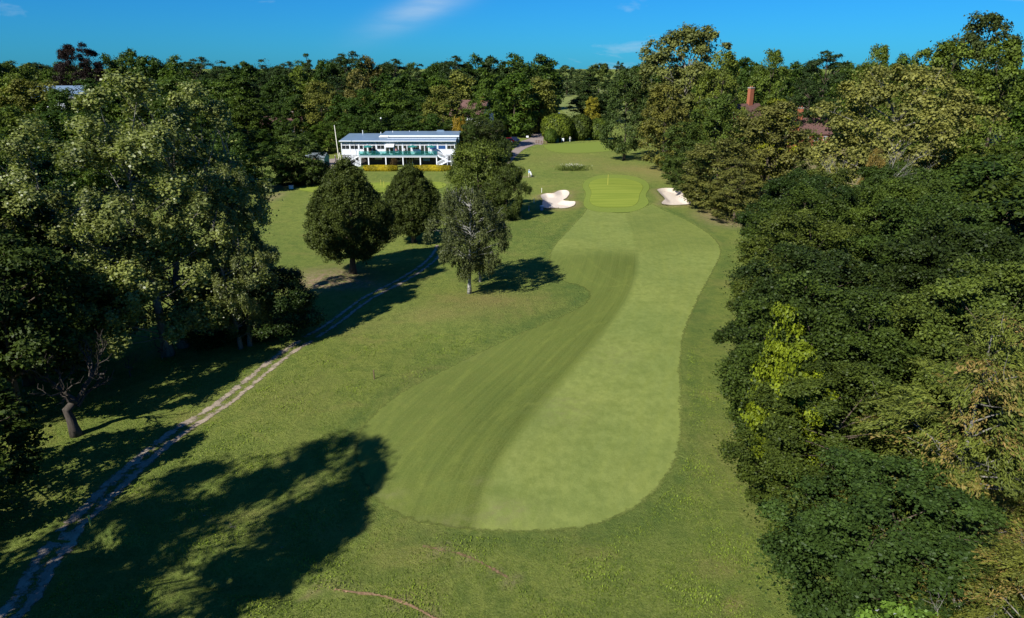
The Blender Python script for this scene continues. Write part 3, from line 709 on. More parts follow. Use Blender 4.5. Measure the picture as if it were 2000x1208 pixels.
build_kind('plane0', 71, 30, 13.0, .06, 'round', 190, .14, 16, 17, .52, .8, trunk_r=.6, lobes=.24, limbs=60, limb_r=.2, bark='bark_grey', inner=.15, fill=.05)
build_kind('plane1', 72, 24, 11.0, .04, 'dome', 210, .13, 17, 17, .35, .8, trunk_r=.5, lobes=.24, limbs=40, limb_r=.16, bark='bark_grey', inner=.12, fill=.1)
build_kind('cypress0', 81, 14, 5.0, .02, 'egg', 210, .17, 12, 34, .18, .3, trunk_r=.14, lobes=.2, flat_=.5, limbs=60, limb_r=.05, bark='bark_grey', mode='spray', material='needle', fill=.03, inner=.2, accent=.34, trunk_top=.97, lean=.1)
build_kind('bush0', 91, 3.0, 2.4, .0, 'dome', 50, .24, 14, 13, .18, .75, trunk_r=.08, lobes=.25, inner=.12, limbs=8, limb_r=.03)
build_kind('bush1', 92, 3.0, 2.4, .0, 'round', 54, .23, 14, 13, .18, .7, trunk_r=.08, lobes=.3, inner=.12, limbs=8, limb_r=.03)
build_kind('sapling0', 93, 7, 2.0, .1, 'tall', 40, .26, 18, 22, .17, .8, trunk_r=.08, lobes=.4, inner=.3, limbs=20, limb_r=.03, flat_=.6)

o = link('rough_grass', tufts(), M['leaf']); o.color = (0.150, 0.190, 0.044, 1); tag(o, 'longer grass blades of the rough around the near end of the fairway', 'grass'); o['kind'] = 'stuff'

TR = random.Random(5)
def tree(kind, name, x, y, Ht, R, col, label, cat='tree', group=None, rz=None, z=None, limbs=True, sy=None):
    cr, tk, lm, h0, r0 = LIB[kind]
    z = hz(x, y) if z is None else z
    o = empty(name, (x, y, z), TR.uniform(0, 6.28) if rz is None else rz, label, cat, group)
    o.scale = (R / r0, (sy or R) / r0, Ht / h0)
    link('trunk', tk, None, o)
    if lm is not None and limbs: link('limbs', lm, None, o)
    c = link('crown', cr, None, o); c.color = (*col, 1)
    return o
def tree_px(kind, name, px, top, Y, wpx, col, label, **k):
    """px: column of the crown's middle, top: row of its tip in the photograph, Y: metres away, wpx: crown width in pixels"""
    zt = Zat(top, Y); depth = Y * CP + (CAM_H - zt * 0.6) * SP
    x = (px - 1000) / FPX * depth
    return tree(kind, name, x, Y, max(zt - hz(x, Y), 1.0), wpx / FPX * depth / 2, col, label, **k)

DG = (0.034, 0.058, 0.014); MG = (0.052, 0.080, 0.017); LG = (0.082, 0.108, 0.024); OL = (0.120, 0.122, 0.038); BR = (0.098, 0.086, 0.036)
PN = (0.026, 0.044, 0.017); CO = (0.016, 0.009, 0.013); YG = (0.125, 0.150, 0.014); PO = (0.146, 0.158, 0.074); GO = (0.30, 0.19, 0.025)
ORD = ['', 'first', 'second', 'third', 'fourth', 'fifth', 'sixth', 'seventh', 'eighth', 'ninth', 'tenth', 'eleventh', 'twelfth', 'thirteenth', 'fourteenth', 'fifteenth',
       'sixteenth', 'seventeenth', 'eighteenth', 'nineteenth', 'twentieth', 'twenty-first', 'twenty-second', 'twenty-third', 'twenty-fourth', 'twenty-fifth', 'twenty-sixth', 'twenty-seventh', 'twenty-eighth', 'twenty-ninth', 'thirtieth']
WORD = {DG: 'dark green', MG: 'mid green', LG: 'light green', OL: 'olive', BR: 'brownish', PN: 'blackish green'}
NAME = {'far': 'broadleaf_tree', 'broad': 'broadleaf_tree', 'pine': 'pine_tree', 'spire': 'conifer_tree', 'sycamore': 'sycamore_tree', 'plane': 'plane_tree', 'poplar': 'poplar_tree', 'bush': 'shrub'}
KIND = {'far': 'broadleaf tree', 'broad': 'broadleaf tree', 'pine': 'pine', 'spire': 'spired conifer', 'sycamore': 'sycamore', 'plane': 'spreading tree', 'poplar': 'poplar', 'bush': 'shrub'}
def jit(c, r, k=0.12):
    g = r.uniform(1 - k, 1 + k); return tuple(v * g * r.uniform(0.95, 1.05) for v in c)

# --- the lone trees and clumps around the fairway
tree_px('poplar0', 'poplar_tree', 275, 168, 56, 350, PO, 'tallest leafy poplar of the clump left of the track, pale branches showing', group='poplars by the track', rz=0.4)
tree_px('poplar1', 'poplar_tree', 398, 182, 61, 265, PO, 'poplar with upswept branches on the right side of the left-hand clump', group='poplars by the track', rz=2.0)
tree_px('poplar1', 'poplar_tree', 105, 255, 53, 310, PO, 'shorter poplar on the left side of the left-hand clump', group='poplars by the track', rz=4.1)
tree_px('poplar0', 'poplar_tree', 462, 340, 58, 140, tuple(v * .8 for v in PO), 'smallest poplar, low at the right edge of the left-hand clump', group='poplars by the track', rz=3.0)
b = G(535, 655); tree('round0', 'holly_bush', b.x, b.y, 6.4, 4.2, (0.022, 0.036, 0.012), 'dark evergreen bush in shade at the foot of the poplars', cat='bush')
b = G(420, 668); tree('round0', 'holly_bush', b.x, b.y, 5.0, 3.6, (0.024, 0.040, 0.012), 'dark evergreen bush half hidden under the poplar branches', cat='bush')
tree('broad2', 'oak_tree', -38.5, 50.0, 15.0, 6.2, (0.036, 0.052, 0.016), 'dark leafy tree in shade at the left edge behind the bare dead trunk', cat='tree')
b = G(-20, 1120); tree('broad1', 'oak_tree', -30.5, 33.0, 8.6, 4.3, (0.032, 0.048, 0.014), 'low dark tree at the bottom left beside the track', cat='tree')
b = G(-130, 820); tree('broad0', 'oak_tree', b.x, b.y, 17, 6, DG, 'tall dark tree cut off by the left edge of the picture', cat='tree')
tree('high0', 'oak_tree', -34.2, 43.2, 12.8, 5.0, (0.036, 0.052, 0.016), 'high-crowned dark tree standing over the dead trunk at the left', cat='tree')
# trees left of and behind the viewpoint: their shadow lies across the near grass
tree('sycamore0', 'oak_tree', -30.7, 13.2, 25, 8.5, MG, 'tall broad tree out of view shading the near grass', cat='tree', group='trees left of the viewpoint')
tree('broad2', 'oak_tree', -42, 14, 16, 7, MG, 'tall tree out of view left of the picture near the track', cat='tree', group='trees left of the viewpoint')
tree('broad0', 'oak_tree', -50, 28, 16, 7, MG, 'tree out of view at the far left behind the dead trunk', cat='tree', group='trees left of the viewpoint')
tree('broad3', 'oak_tree', -31, 4, 19, 7, MG, 'tree out of view behind the viewpoint on the left', cat='tree', group='trees left of the viewpoint')

tree('yew0', 'yew_tree', *flat(690, 540), 13.3, 5.1, (0.042, 0.053, 0.013), 'large dense egg-shaped yew in the middle of the left lawn', cat='tree', group='pair of yews', rz=.5)
tree('yew1', 'yew_tree', *flat(808, 475), 11.0, 4.4, (0.041, 0.052, 0.013), 'smaller dense yew just behind and right of the large one', cat='tree', group='pair of yews', rz=1.5)
tree('birch0', 'birch_tree', *flat(917, 578), 11.4, 4.4, (0.066, 0.074, 0.042), 'silver birch with white trunk and drooping twigs beside the fairway', cat='tree', rz=1.0)
tree('birch0', 'birch_tree', *flat(938, 552), 9.6, 3.2, (0.062, 0.070, 0.040), 'smaller white-stemmed birch close behind the silver birch', cat='tree', rz=3.4)
tree_px('round0', 'field_maple', 935, 284, 117, 136, (0.074, 0.092, 0.024), 'rounded bushy tree between the birch and the clubhouse stairs', rz=.3)
tree_px('round0', 'field_maple', 988, 326, 114, 84, (0.048, 0.062, 0.020), 'lower dark bushy tree left of the sand bunker', rz=2.2)
tree_px('broad1', 'hawthorn_tree', 580, 266, 150, 98, (0.060, 0.085, 0.026), 'bushy green tree in front of the shed left of the clubhouse', rz=.9)
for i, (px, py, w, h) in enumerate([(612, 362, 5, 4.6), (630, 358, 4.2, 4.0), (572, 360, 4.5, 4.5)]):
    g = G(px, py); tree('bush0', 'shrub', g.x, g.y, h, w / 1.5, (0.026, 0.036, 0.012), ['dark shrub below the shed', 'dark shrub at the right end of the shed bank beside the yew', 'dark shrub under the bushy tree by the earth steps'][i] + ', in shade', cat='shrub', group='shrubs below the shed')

# --- the wood behind the clubhouse, row by row
def row(rows, Y0, dY, place, group, seed, sub='far'):
    r = random.Random(seed)
    for i, (px, top, w, kind, col) in enumerate(sorted(rows, key=lambda q: q[0]), 1):
        k = kind.rstrip('0123456789')
        lab = '%s %s %s, %s from the left' % (WORD.get(col, 'green'), KIND[k], place, ORD[i])
        tree_px(kind, NAME[k], px, top, Y0 + r.uniform(-dY, dY), w * 1.12, jit(col, r), lab, group=group, limbs=(k == 'pine'))
row([(-15, 118, 60, 'far1', DG), (30, 127, 55, 'far0', MG), (66, 131, 66, 'far0', LG), (105, 140, 50, 'far1', MG), (220, 113, 60, 'far2', DG), (256, 104, 62, 'far0', MG), (300, 113, 70, 'far1', DG),
     (345, 116, 62, 'far2', MG), (388, 113, 62, 'pine0', PN), (432, 116, 62, 'pine1', PN), (476, 124, 60, 'far1', DG), (520, 113, 58, 'pine1', PN), (560, 122, 52, 'pine0', PN), (604, 103, 40, 'spire0', PN),
     (640, 120, 52, 'far1', DG), (682, 102, 62, 'pine0', PN), (722, 116, 62, 'far2', BR), (768, 117, 62, 'pine0', PN), (812, 122, 54, 'pine1', PN), (850, 125, 54, 'far1', DG), (886, 111, 58, 'pine0', PN),
     (926, 113, 62, 'far2', DG), (966, 113, 58, 'far1', PN), (1008, 112, 74, 'far2', DG), (1052, 114, 78, 'far0', DG)], 310, 14, 'on the skyline behind the clubhouse', 'skyline trees behind the clubhouse', 1)
row([(455, 150, 78, 'far0', MG), (505, 158, 74, 'pine0', PN), (548, 150, 66, 'far1', DG), (592, 136, 68, 'far2', LG), (650, 146, 66, 'pine1', PN), (702, 142, 62, 'far2', BR), (748, 150, 74, 'far0', DG), (800, 148, 74, 'far1', DG),
     (850, 152, 66, 'far1', MG), (902, 146, 74, 'far0', OL), (955, 146, 66, 'far2', MG), (1004, 146, 78, 'far1', MG), (1052, 156, 64, 'far0', OL), (400, 160, 80, 'far2', DG), (350, 155, 80, 'far1', MG)], 262, 9, 'in the wood\'s second row', 'second row of the wood', 2)
row([(430, 196, 86, 'broad0', DG), (482, 190, 78, 'broad1', MG), (526, 200, 70, 'broad3', DG), (572, 188, 70, 'broad1', DG), (626, 164, 88, 'broad2', OL), (680, 188, 72, 'broad0', DG), (722, 178, 72, 'broad1', DG), (768, 172, 84, 'broad0', MG),
     (818, 186, 74, 'broad3', DG), (866, 172, 78, 'broad1', OL), (908, 206, 60, 'broad3', MG), (948, 178, 70, 'broad2', MG)], 222, 5, 'in front of the clubhouse wood', 'front row of the wood', 3)
row([(962, 196, 50, 'broad1', MG), (985, 178, 64, 'broad2', MG), (1014, 166, 72, 'broad1', OL), (1048, 166, 70, 'broad0', MG), (1072, 184, 40, 'broad2', MG)], 276, 3, 'behind the parked cars', 'trees behind the parked cars', 5)
row([(455, 250, 70, 'broad3', DG), (505, 255, 60, 'broad1', DG), (600, 262, 56, 'broad1', DG), (640, 236, 56, 'broad3', MG), (690, 226, 60, 'broad1', DG), (735, 222, 60, 'broad0', DG), (786, 222, 62, 'broad3', DG), (836, 226, 66, 'broad1', DG), (880, 232, 50, 'broad3', DG)],
    203, 3, 'close behind the clubhouse roof', 'low trees behind the clubhouse', 4)
tree_px('sycamore2', 'copper_beech', 162, 91, 285, 104, CO, 'purple-black copper beech standing above the skyline at the left')
row([(px, 124 + (px * 7 % 11) * .9, 62, 'far%d' % (px // 10 % 3), [DG, MG, PN][px // 5 % 3]) for px in range(-30, 1090, 52)] , 430, 25, 'in the far belt left of the gap', 'distant belt of trees', 21)
row([(px, 126 + (px * 7 % 11) * .9, 62, 'far%d' % (px // 10 % 3), [DG, MG, MG][px // 5 % 3]) for px in range(1262, 2060, 54)] , 380, 25, 'in the far belt right of the gap', 'distant belt of trees', 22)
# left-hand wood behind the poplars
row([(20, 150, 110, 'broad1', LG), (75, 158, 120, 'broad0', OL), (135, 178, 110, 'broad2', DG), (195, 160, 100, 'broad1', DG), (245, 178, 96, 'broad0', MG), (300, 165, 96, 'broad2', MG), (355, 178, 90, 'broad3', DG), (408, 196, 84, 'broad1', DG)],
    190, 8, 'in the left wood\'s far row', 'left-hand wood', 6)
row([(5, 205, 130, 'broad0', MG), (65, 215, 124, 'broad3', LG), (130, 222, 120, 'broad1', DG), (190, 228, 110, 'broad2', MG), (250, 240, 110, 'broad0', DG), (330, 230, 100, 'broad3', DG), (400, 250, 90, 'broad1', DG), (455, 262, 84, 'broad0', DG), (510, 278, 76, 'broad3', DG)],
    142, 6, 'in the left wood\'s middle row', 'left-hand wood', 7)
row([(-30, 250, 180, 'broad2', MG), (25, 285, 170, 'broad1', DG), (80, 330, 130, 'broad3', DG), (-40, 380, 200, 'broad0', DG)], 84, 7, 'in the left wood\'s near row', 'left-hand wood', 8)

# --- driveway planting and the gap in the middle
for i, (k, px, top, Y, w, c, nm, lab) in enumerate([
    ('bush0', 898, 236, 200, 36, (0.20, 0.13, 0.022), 'autumn_shrub', 'orange autumn shrub at the right end of the clubhouse roof'),
    ('sapling0', 992, 212, 262, 24, (0.16, 0.115, 0.022), 'autumn_tree', 'slim orange-leaved tree above the parked cars'),
    ('broad3', 932, 226, 196, 62, (0.040, 0.050, 0.020), 'shrub', 'dark rounded shrub beside the right end of the clubhouse'),
    ('broad3', 962, 232, 192, 60, (0.034, 0.044, 0.018), 'shrub', 'dark low shrub left of the driveway bend'),
    ('broad1', 915, 246, 190, 44, (0.044, 0.064, 0.020), 'shrub', 'mid green shrub touching the clubhouse stairs on the right'),
    ('bush1', 985, 276, 188, 34, (0.030, 0.044, 0.014), 'shrub', 'small dark shrub overhanging the driveway edge'),
    ('spire0', 1150, 134, 322, 82, PN, 'conifer_tree', 'big dark conifer right of the far field'),
    ('spire0', 1186, 146, 318, 66, PN, 'conifer_tree', 'second dark conifer, behind the tee hedge'),
    ('broad0', 1157, 190, 312, 30, (0.20, 0.17, 0.03), 'yellow_shrub', 'bright yellow shrub in front of the dark conifers'),
    ('far1', 1108, 129, 640, 42, (0.044, 0.066, 0.036), 'broadleaf_tree', 'distant rounded tree at the end of the far field'),
    ('far0', 1082, 140, 600, 34, (0.042, 0.062, 0.032), 'broadleaf_tree', 'distant tree left of the far field, low on the skyline'),
    ('far0', 1135, 138, 620, 36, (0.050, 0.070, 0.034), 'broadleaf_tree', 'distant tree right of the far field, lowest on the skyline'),
    ('far1', 1170, 126, 430, 66, (0.072, 0.092, 0.034), 'broadleaf_tree', 'pale rounded tree rising behind the dark conifers'),
    ('pine0', 1209, 121, 440, 24, PN, 'pine_tree', 'thin lone pine poking above the skyline left of the big plane'),
    ('far0', 1236, 134, 400, 60, MG, 'broadleaf_tree', 'green tree on the skyline just left of the big plane'),
    ('broad2', 1224, 140, 190, 92, (0.046, 0.066, 0.026), 'ash_tree', 'slender-trunked ash at the right of the upper lawn, casting shade'),
    ('plane0', 1338, 60, 200, 205, (0.112, 0.116, 0.052), 'plane_tree', 'tallest olive plane tree at the right of the green'),
    ('broad2', 1405, 108, 176, 92, (0.098, 0.116, 0.028), 'lime_tree', 'light green tree leaning against the right of the big plane'),
    ('broad1', 1300, 170, 172, 100, (0.108, 0.100, 0.034), 'oak_tree', 'brown-tinged oak below the big plane'),
    ('broad3', 1338, 235, 150, 90, (0.050, 0.070, 0.022), 'oak_tree', 'dark green oak at the wood edge right of the upper lawn'),
    ('broad1', 1395, 190, 150, 110, (0.058, 0.082, 0.022), 'oak_tree', 'mid green oak in front of the light green leaning tree'),
    ('broad1', 1500, 205, 132, 150, (0.104, 0.098, 0.040), 'holm_oak', 'brown-olive holm oak below the brick chimneys'),
    ('broad3', 1405, 268, 122, 140, (0.094, 0.092, 0.036), 'holm_oak', 'brown-olive holm oak overhanging the right-hand bunker'),
    ('broad3', 1440, 330, 112, 110, (0.100, 0.098, 0.038), 'holm_oak', 'lowest holm oak, rounded, reaching the ground by the bunker'),
    ('broad3', 1345, 285, 138, 70, (0.046, 0.064, 0.020), 'shrub', 'dark shrub at the wood edge behind the right-hand bunker'),
    ('plane1', 1745, 132, 104, 310, (0.150, 0.142, 0.058), 'plane_tree', 'broad pale olive plane with silvery leaves in the right-hand wood'),
    ('far1', 1452, 116, 270, 66, DG, 'broadleaf_tree', 'dark tree on the skyline right of the big plane'),
    ('broad2', 1500, 104, 230, 82, (0.078, 0.106, 0.026), 'lime_tree', 'light green upright tree behind the brick chimney'),
    ('far0', 1556, 128, 280, 70, DG, 'broadleaf_tree', 'dark tree on the skyline between the chimneys'),
    ('pine0', 1604, 102, 215, 92, PN, 'pine_tree', 'black spreading pine on the skyline above the red roof'),
    ('pine1', 1580, 140, 205, 70, PN, 'pine_tree', 'black lower pine right behind the red roof'),
    ('far1', 1655, 124, 260, 66, MG, 'broadleaf_tree', 'green tree on the skyline right of the black pine'),
    ('broad2', 1702, 96, 200, 84, LG, 'broadleaf_tree', 'light green pointed tree on the skyline above the pale plane'),
    ('far0', 1750, 116, 210, 70, MG, 'broadleaf_tree', 'green tree on the skyline left of the green domes'),
    ('broad1', 1830, 92, 140, 150, (0.076, 0.098, 0.024), 'oak_tree', 'domed green oak at the upper right, left of two'),
    ('broad1', 1945, 88, 134, 150, (0.080, 0.104, 0.024), 'oak_tree', 'domed green oak at the upper right corner, right of two'),
    ('broad2', 1902, 34, 230, 150, (0.050, 0.062, 0.026), 'poplar_tree', 'tall feathery poplar above the skyline at the upper right'),
    ('broad3', 1470, 214, 160, 80, (0.080, 0.090, 0.034), 'holm_oak', 'olive bushy oak hiding the foot of the tall chimney'),
    ('broad3', 1572, 250, 150, 74, (0.074, 0.088, 0.030), 'holm_oak', 'olive bushy oak below the brown roof'),
    ('sapling0', 1510, 196, 150, 80, (0.16, 0.165, 0.018), 'golden_shrub', 'yellow-green shrub between the two brick chimneys'),
    ('broad3', 1702, 288, 92, 44, (0.16, 0.110, 0.044), 'autumn_shrub', 'rusty orange shrub among bare twigs below the pale plane'),
    ]):
    tree_px(k, nm, px, top, Y, w, c, lab, cat='tree' if ('tree' in nm or 'oak' in nm) else 'shrub')

# --- the wood along the right of the fairway
FR = random.Random(77)
FRONT = [(16.3, 25.0, 7.8, 4.9), (17.2, 32.5, 8.8, 5.0), (19.6, 41, 11.0, 5.6), (22.2, 49.5, 11.4, 5.8), (25.4, 58, 12.0, 5.8), (28.6, 67, 12.4, 6.0), (32.4, 76.5, 12.8, 6.0), (38.5, 86, 12.0, 6.2)]
for i, (x, y, h, r) in enumerate(FRONT, 1):
    tree('sycamore%d' % (i % 3), 'sycamore_tree', x, y, h, r, jit([(0.046, 0.068, 0.018), (0.030, 0.050, 0.016), (0.058, 0.076, 0.020)][i % 3], FR, .25), 'leafy sycamore lining the fairway\'s right edge, %s from the bottom' % ORD[i], group='front trees of the right-hand wood')
SECOND = [(29, 39, 12.6, 6), (32, 48, 13.2, 6.2), (35.5, 57, 13.6, 6.4), (38.5, 66.5, 13.4, 6.4), (42.5, 76, 13.0, 6.6), (48, 86, 12.4, 6.6)]
for i, (x, y, h, r) in enumerate(SECOND, 1):
    tree('sycamore%d' % ((i + 1) % 3), 'sycamore_tree', x, y, h, r, jit([(0.036, 0.054, 0.015), (0.056, 0.072, 0.020), (0.030, 0.046, 0.014)][i % 3], FR, .25), 'green tree in the second rank of the right-hand wood, %s from the bottom' % ORD[i], group='second rank of the right-hand wood')
THIRD = [(37.5, 37, 14.0, 6.2), (41, 46, 14.6, 6.2), (44.5, 55, 15.0, 6.6), (48, 64, 14.6, 6.6), (52, 73.5, 14.0, 6.8), (57, 83, 13.6, 6.8), (64, 95, 15.0, 7)]
for i, (x, y, h, r) in enumerate(THIRD, 1):
    tree('broad%d' % (i % 4), 'broadleaf_tree', x, y, h, r, jit([(0.038, 0.058, 0.016), (0.054, 0.072, 0.018), (0.032, 0.050, 0.015)][i % 3], FR, .25), 'darker tree in the third rank of the right-hand wood, %s from the bottom' % ORD[i], group='third rank of the right-hand wood')
FOURTH = [(51, 49, 17.0, 6.6), (56, 60, 18.0, 6.8), (60, 70, 19.0, 7), (67, 80, 20.0, 7), (74, 91, 21, 7), (80, 103, 23, 7.4)]
for i, (x, y, h, r) in enumerate(FOURTH, 1):
    tree('broad%d' % ((i + 2) % 4), 'broadleaf_tree', x, y, h, r, jit([MG, (0.060, 0.086, 0.020), DG][i % 3], FR), 'tall tree at the far right edge of the right-hand wood, %s from the bottom' % ORD[i], group='back rank of the right-hand wood')
tree('sapling0', 'maple_sapling', 15.9, 34.6, 9.6, 2.0, YG, 'bright yellow-green sapling in front of the dark sycamores', cat='tree', rz=1)
tree('sapling0', 'maple_sapling', 16.2, 38.4, 10.6, 1.5, YG, 'taller yellow-green sapling rising just above the bright one', cat='tree', rz=2)
tree('cypress0', 'cypress_tree', 21.3, 28.4, 13.8, 5.0, (0.090, 0.102, 0.026), 'yellow-tipped cypress at the lower right edge with rusty sprays', cat='tree', rz=.6)
tree('cypress0', 'cypress_tree', 18.9, 20.0, 8.6, 3.6, (0.090, 0.094, 0.024), 'small golden cypress in the bottom right corner', cat='tree', rz=2.6)
tree('sycamore1', 'sycamore_tree', 31.5, 29.5, 11, 5.2, MG, 'tree out of view just right of the yellow-tipped cypress', cat='tree', group='trees right of the viewpoint')
tree('sycamore2', 'sycamore_tree', 27.5, 19.0, 9, 4.6, MG, 'tree out of view right of the small golden cypress', cat='tree', group='trees right of the viewpoint')

# ------------------------------------------------------------------ materials of built things
M['white'] = plain('white_paint', (0.74, 0.76, 0.78), 0.55, 0.35, 0.05, 1.5, 0.05)
M['cream'] = plain('cream_paint', (0.70, 0.66, 0.55), 0.6, 0.3, 0.06, 2)
M['roof_metal'] = plain('roof_metal', (0.155, 0.225, 0.30), 0.38, 0.5, 0.10, 0.6, 0.06)
M['blue_grey'] = plain('blue_grey_board', (0.20, 0.29, 0.33), 0.6, 0.3, 0.08, 2)
M['teal'] = plain('teal_paint', (0.022, 0.165, 0.145), 0.5, 0.3, 0.12, 3)
M['dark_wall'] = plain('dark_brick', (0.060, 0.052, 0.048), 0.85, 0.2, 0.25, 6, 0.5)
M['grey_wall'] = plain('grey_render', (0.20, 0.20, 0.20), 0.85, 0.2, 0.12, 2)
M['deck'] = plain('deck_boards', (0.20, 0.23, 0.23), 0.7, 0.3, 0.15, 3)
M['board'] = plain('notice_board', (0.45, 0.50, 0.52), 0.6, 0.3, 0.1, 3)
M['blue_board'] = plain('blue_board', (0.14, 0.26, 0.40), 0.5, 0.3, 0.1, 2)
M['wood'] = plain('weathered_wood', (0.13, 0.085, 0.055), 0.8, 0.2, 0.25, 6, 0.4)
M['shed_board'] = plain('shed_board', (0.16, 0.19, 0.19), 0.8, 0.2, 0.2, 5, 0.4)
M['felt'] = plain('roof_felt', (0.16, 0.19, 0.20), 0.85, 0.2, 0.15, 3, 0.4)
M['brick'] = plain('red_brick', (0.30, 0.105, 0.055), 0.9, 0.15, 0.25, 8, 0.5)
M['tile'] = plain('roof_tile', (0.115, 0.062, 0.052), 0.85, 0.2, 0.25, 3, 0.4)
M['stone'] = plain('stone_cap', (0.30, 0.29, 0.25), 0.9, 0.2, 0.15, 5)
M['black'] = plain('black_rubber', (0.015, 0.015, 0.016), 0.7, 0.3, 0.1, 5)
M['bark_shaded'] = bark('bark_shaded', (0.035, 0.028, 0.022), (0.085, 0.072, 0.060))  # bark darkened: shade over the dead tree put into its colour
M['steel'] = mat('steel', lambda n: n.bsdf((0.45, 0.46, 0.48), 0.3, 0.5, metal=0.9))
M['yellow'] = plain('yellow_paint', (0.62, 0.52, 0.10), 0.5, 0.3, 0.08, 4)
M['blue'] = plain('blue_paint', (0.06, 0.16, 0.36), 0.5, 0.3, 0.08, 4)
M['bin_green'] = plain('bin_green', (0.02, 0.12, 0.09), 0.5, 0.3, 0.08, 4)
def glass(name, tint, rough=0.06, tr=0.0):
    def f(n):
        k = n.noise(0.9, 2)
        c = n.mix(k, tuple(v * .7 for v in tint), tint)
        s = n.bsdf(c, rough, 0.8)
        if not tr: return s
        t = n.new('ShaderNodeBsdfTransparent'); t.inputs['Color'].default_value = (0.55, 0.85, 0.82, 1)
        mx = n.new('ShaderNodeMixShader'); mx.inputs[0].default_value = 1 - tr
        n.link(t.outputs[0], mx.inputs[1]); n.link(s, mx.inputs[2]); return mx.outputs[0]
    return mat(name, f)
M['glass'] = glass('window_glass', (0.022, 0.026, 0.028))
M['glass_blue'] = glass('blue_reflection_glass', (0.02, 0.075, 0.23), 0.2)  # blue reflection of the panes painted into the glass colour
M['glass_teal'] = glass('balustrade_glass', (0.04, 0.24, 0.23), 0.1, 0.84)
def paint(name, c): return mat(name, lambda n: n.bsdf(n.mix(n.noise(2, 3), tuple(v * .92 for v in c), c), 0.28, 0.6))
M['car_red'] = paint('car_red', (0.42, 0.012, 0.02)); M['car_navy'] = paint('car_navy', (0.012, 0.022, 0.075)); M['car_blue'] = paint('car_blue', (0.02, 0.02, 0.12))
M['car_glass'] = glass('car_glass', (0.015, 0.018, 0.022)); M['lamp_white'] = paint('lamp_white', (0.7, 0.7, 0.68)); M['lamp_red'] = paint('lamp_red', (0.35, 0.01, 0.01))
CL = {}
def cloth(c):
    k = tuple(round(v, 3) for v in c)
    if k not in CL: CL[k] = plain('cloth_%d' % len(CL), k, 0.85, 0.15, 0.08, 9, 0.2)
    return CL[k]

# ------------------------------------------------------------------ clubhouse
club = empty('clubhouse', (-29.2, 181.0, 0), 0, 'long white two-storey clubhouse with grey-blue roof, balcony and outside stairs', 'building')
def box(name, m, parent, *b, bevel=0.0): return MB().box(*b).build(name, m, parent, bevel=bevel)
FL, EV = 2.65, 5.98
HW = 14.6
box('lower_wall', M['dark_wall'], club, -HW + .05, HW - .05, 0.3, 11, -.2, FL - .02)
lw = box('end_wall', M['grey_wall'], club, -HW + .02, -9.55, 0.18, 0.297, -.2, FL - .03); box('end_wall', M['grey_wall'], club, 9.5, HW - .02, 0.18, 0.297, -.2, FL - .03)
box('upper_wall', M['white'], club, -HW, HW, 0.16, 11.2, FL, EV)
box('floor_band', M['white'], club, -HW - .03, HW + .03, 0.02, 0.155, FL - .12, FL + .05)
BAY = 2 * HW / 13
def window(parent, x0, x1, z0, z1, y, g, bars=1, name='window', fr=M['white']):
    w = MB(); t = .07
    w.box(x0, x1, y - .06, y, z1 - t, z1).box(x0, x1, y - .06, y, z0, z0 + t).box(x0, x0 + t, y - .06, y, z0 + t, z1 - t).box(x1 - t, x1, y - .06, y, z0 + t, z1 - t)
    o = w.build(name, fr, parent)
    n = bars + 1; ww = (x1 - x0 - 2 * t)
    for i in range(n):
        a = x0 + t + ww * i / n; b = x0 + t + ww * (i + 1) / n
        MB().box(a + (.02 if i else 0), b - (.02 if i < n - 1 else 0), y - .032, y - .02, z0 + t, z1 - t).build('pane', g, o)
    for i in range(1, n):
        a = x0 + t + ww * i / n; MB().box(a - .025, a + .025, y - .05, y - .01, z0 + t, z1 - t).build('glazing_bar', fr, o)
    return o
KINDS = 'WWXDWFDFWFBBW'
for i, k in enumerate(KINDS):
    x0 = -HW + i * BAY; x1 = x0 + BAY; a, b = x0 + .13, x1 - .13; y = 0.155
    wt = EV - .62
    # fanlight strip over each bay
    window(club, a, b, wt - .34, wt, y, M['glass'], 0, 'fanlight')
    if k in 'WB':
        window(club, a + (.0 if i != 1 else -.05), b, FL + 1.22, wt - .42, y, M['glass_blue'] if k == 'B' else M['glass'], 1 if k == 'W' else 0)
        box('wall_panel', M['white'], club, a + .02, b - .02, .115, .15, FL + .08, FL + 1.16)
        box('sill', M['white'], club, a - .02, b + .02, .04, .112, FL + 1.16, FL + 1.215)
    elif k == 'X':
        window(club, a, a + 1.0, FL + 1.22, wt - .42, y, M['glass'], 0)
        box('wall_panel', M['white'], club, a + .02, a + .98, .115, .15, FL + .08, FL + 1.16)
        d = window(club, a + 1.06, b, FL + .06, wt - .42, y, M['glass'], 0, 'door'); MB().box(b - .22, b - .18, .04, .09, FL + 1, FL + 1.2).build('handle', M['steel'], d)
    else:
        m_ = (a + b) / 2
        d = window(club, a, m_ - .02, FL + .06, wt - .42, y, M['glass'], 0, 'door'); MB().box(m_ - .2, m_ - .16, .04, .09, FL + 1, FL + 1.2).build('handle', M['steel'], d)
        d = window(club, m_ + .02, b, FL + .06, wt - .42, y, M['glass'], 0, 'door'); MB().box(m_ + .16, m_ + .2, .04, .09, FL + 1, FL + 1.2).build('handle', M['steel'], d)
for i in range(14):
    x = -HW + i * BAY; xx = min(max(x, -HW + .07), HW - .07); box('mullion', M['white'], club, xx - .085, xx + .085, .03, .154, FL + .06, EV - .5)
box('eave_shade_band', M['blue_grey'], club, -HW + .0, HW, .0, .158, EV - .52, EV - .16)  # shade under the eave painted as a blue-grey strip
